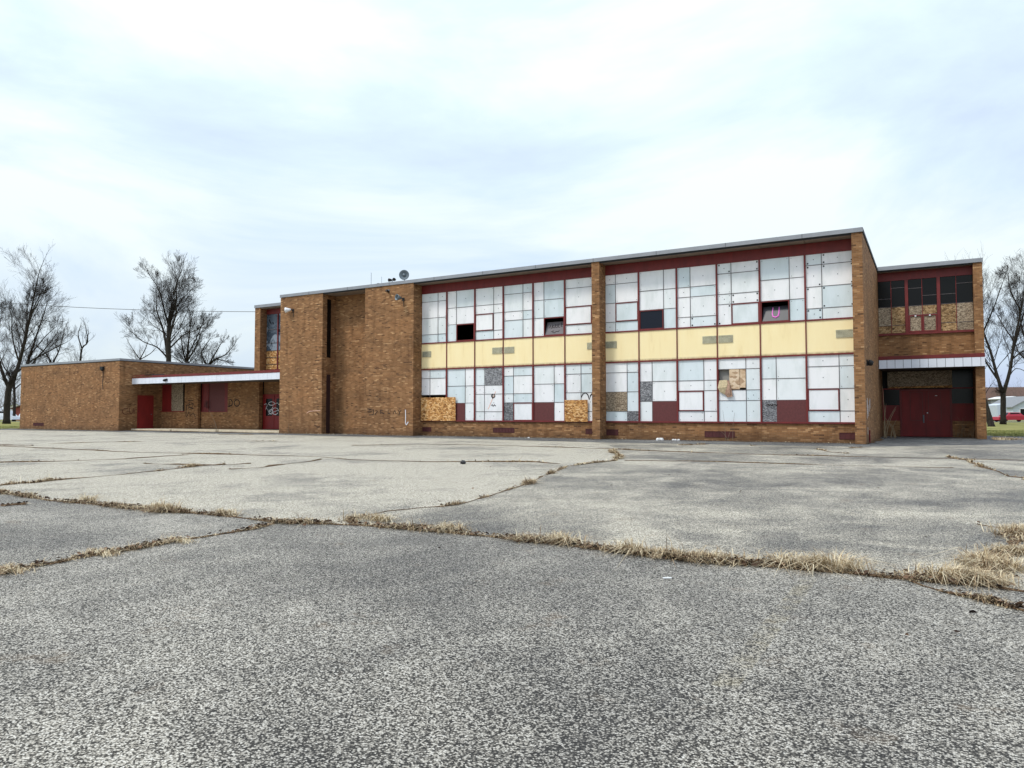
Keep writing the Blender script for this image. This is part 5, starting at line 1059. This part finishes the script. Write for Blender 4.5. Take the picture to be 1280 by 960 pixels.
def car(px, F, yawd, paint, label, L=5.0, cab=(0.9, 3.9), H=1.42, pickup=False):
    b, rot = far_frame(px, F, yawd); o = empty('parked_car', b, label, 'car'); h = L / 2
    hood = 0.86
    prof = [(-h, 0.35), (-h + 0.05, 0.75), (-h + cab[0], hood), (-h + cab[0] + 0.65, H), (-h + cab[1] - 0.5, H), (-h + cab[1] + 0.15, hood + 0.04), (h - 0.08, hood - 0.02), (h, 0.4), (h, 0.28), (-h, 0.28)]
    g = MB(); n = len(prof)
    for (yy, ins) in ((-0.86, 0), (-0.78, 1), (0.78, 1), (0.86, 0)): pass
    for yy in (-0.88, 0.88):
        for (x, z) in prof: g.v.append((x, yy * (0.82 if z > hood + 0.1 else 1.0), z))
    g.f.append(tuple(range(n))); g.f.append(tuple(reversed(range(n, 2 * n)))); g.mi += [0, 0]
    for i in range(n): j = (i + 1) % n; g.f.append((i, j, j + n, i + n)[::-1]); g.mi.append(0)
    local(g, b, rot).build('body', M[paint], o)
    for yy in (-0.80, 0.80):
        w = MB(); s = -1 if yy < 0 else 1; e_ = 0.03 * s
        w.quad((-h + cab[0] + 0.3, yy + e_, hood + 0.06), (-h + cab[1] - 0.1, yy + e_, hood + 0.06), (-h + cab[1] - 0.6, yy * 0.92 + e_, H - 0.07), (-h + cab[0] + 0.75, yy * 0.92 + e_, H - 0.07)); local(w, b, rot).build('side_window', M['glass'], o)
    w = MB().quad((-h + cab[0] + 0.02, -0.7, hood + 0.05), (-h + cab[0] + 0.02, 0.7, hood + 0.05), (-h + cab[0] + 0.58, 0.62, H - 0.04), (-h + cab[0] + 0.58, -0.62, H - 0.04)); local(w, b, rot).build('windscreen', M['glass'], o)
    for x in (-h + 0.95, h - 1.0):
        for yy in (-0.9, 0.9):
            w = MB().lathe((x, yy, 0.33), (0, 1 if yy > 0 else -1, 0), [(-0.18, 0.33), (0.0, 0.33), (0.02, 0.28)], 16); wo = local(w, b, rot).build('wheel', M['tyre'], o)
            w = MB().lathe((x, yy + (0.022 if yy > 0 else -0.022), 0.33), (0, 1 if yy > 0 else -1, 0), [(0.0, 0.19), (0.02, 0.16)], 12); local(w, b, rot).build('hubcap', M['gmetal'], wo)
    return o
car(1264, 112, 4, 'car_red', 'dark red parked car behind the twin stemmed tree', L=5.6, cab=(1.3, 4.0), H=1.45)
car(4, 122, 0, 'car_white', 'white parked car at the left edge behind the big trunk', L=4.6, H=1.75, cab=(0.3, 4.0))
# white trailer behind the red car
b, rot = far_frame(1245, 124, 0); o = empty('white_trailer', b, 'white box trailer with a slanted top behind the red car', 'trailer')
g = MB(); prof = [(-0.75, 0.5), (-0.95, 2.7), (0.55, 3.0), (0.85, 0.5)]
for yy in (-1.6, 1.6):
    for (x, z) in prof: g.v.append((x, yy, z))
g.f += [(0,3,2,1),(4,5,6,7),(0,1,5,4),(1,2,6,5),(2,3,7,6),(3,0,4,7)]; g.mi += [0]*6
local(g, b, rot).build('body', M['siding'], o)
for yy in (-1.3, 1.3): local(MB().lathe((0, yy, 0.34), (1, 0, 0), [(-0.85, 0.34), (0.85, 0.34)], 12), b, rot).build('wheel', M['tyre'], o)
local(MB().box(-0.5, 0.5, -1.63, -1.60, 1.0, 1.06).box(-0.4, 0.45, -1.63, -1.60, 1.6, 1.66), b, rot).build('trim_strip', M['gsiding'], o)
# houses
def house(name, px, F, yawd, w, d, h, rise, wallm, roofm, label, wins=()):
    b, rot = far_frame(px, F, yawd); o = empty(name, b, label, 'house')
    g = MB().box(-w/2, w/2, 0, d, 0, h); 
    i = len(g.v); g.v += [(-w/2, 0, h), (w/2, 0, h), (0, 0, h + rise), (-w/2, d, h), (w/2, d, h), (0, d, h + rise)]; g.f += [(i, i+1, i+2), (i+5, i+4, i+3)]; g.mi += [0, 0]
    local(g, b, rot).build('wall', M[wallm], o)
    r_ = MB(); e_ = 0.35
    for s in (-1, 1):
        i = len(r_.v); ov = w/2 + e_; zz = h - e_ * rise / (w/2)
        r_.v += [(s*ov, -e_, zz), (0, -e_, h + rise + 0.02), (0, d + e_, h + rise + 0.02), (s*ov, d + e_, zz), (s*ov, -e_, zz + 0.18), (0, -e_, h + rise + 0.2), (0, d + e_, h + rise + 0.2), (s*ov, d + e_, zz + 0.18)]
        r_.f += [(i, i+1, i+2, i+3), (i+4, i+7, i+6, i+5), (i, i+4, i+5, i+1), (i+3, i+2, i+6, i+7), (i, i+3, i+7, i+4)]; r_.mi += [0] * 5
    local(r_, b, rot).build('roof', M[roofm], o)
    for (x0, x1, z0, z1) in wins:
        f = local(MB().box(x0 - 0.1, x1 + 0.1, -0.06, -0.01, z0 - 0.1, z1 + 0.1), b, rot).build('window', M['trim'], o)
        local(MB().box(x0, x1, -0.09, -0.061, z0, z1), b, rot).build('pane', M['glass'], f)
    return o
house('house', 1290, 140, -6, 7.0, 9, 2.6, 1.9, 'siding', 'gsiding', 'white gabled house behind the red car', [(-2.2, -1.2, 0.9, 2.2), (0.6, 1.8, 0.9, 2.2)])
house('house', 1292, 176, 80, 12, 14, 4.6, 3.0, 'gsiding', 'shingle', 'taller house with a brown shingle roof behind the white gable', [])
house('garage', 1267, 150, 0, 2.9, 5, 4.4, 0.3, 'gsiding', 'trim', 'narrow grey siding building between the tree and the white gable', [(-0.9, 0.9, 3.7, 4.1)])
house('house', 27, 138, 0, 3.4, 7, 2.2, 0.5, 'redbrick', 'shingle', 'small red brick building between the trunks at the left', [])
house('house', 20, 150, 0, 3.0, 7, 2.6, 0.8, 'trim', 'gsiding', 'pale building just left of the small red brick one', [])
car(41, 128, 80, 'car_white', 'pale parked van close to the left corner of the low wing', L=4.6, H=2.1, cab=(0.3, 4.0))
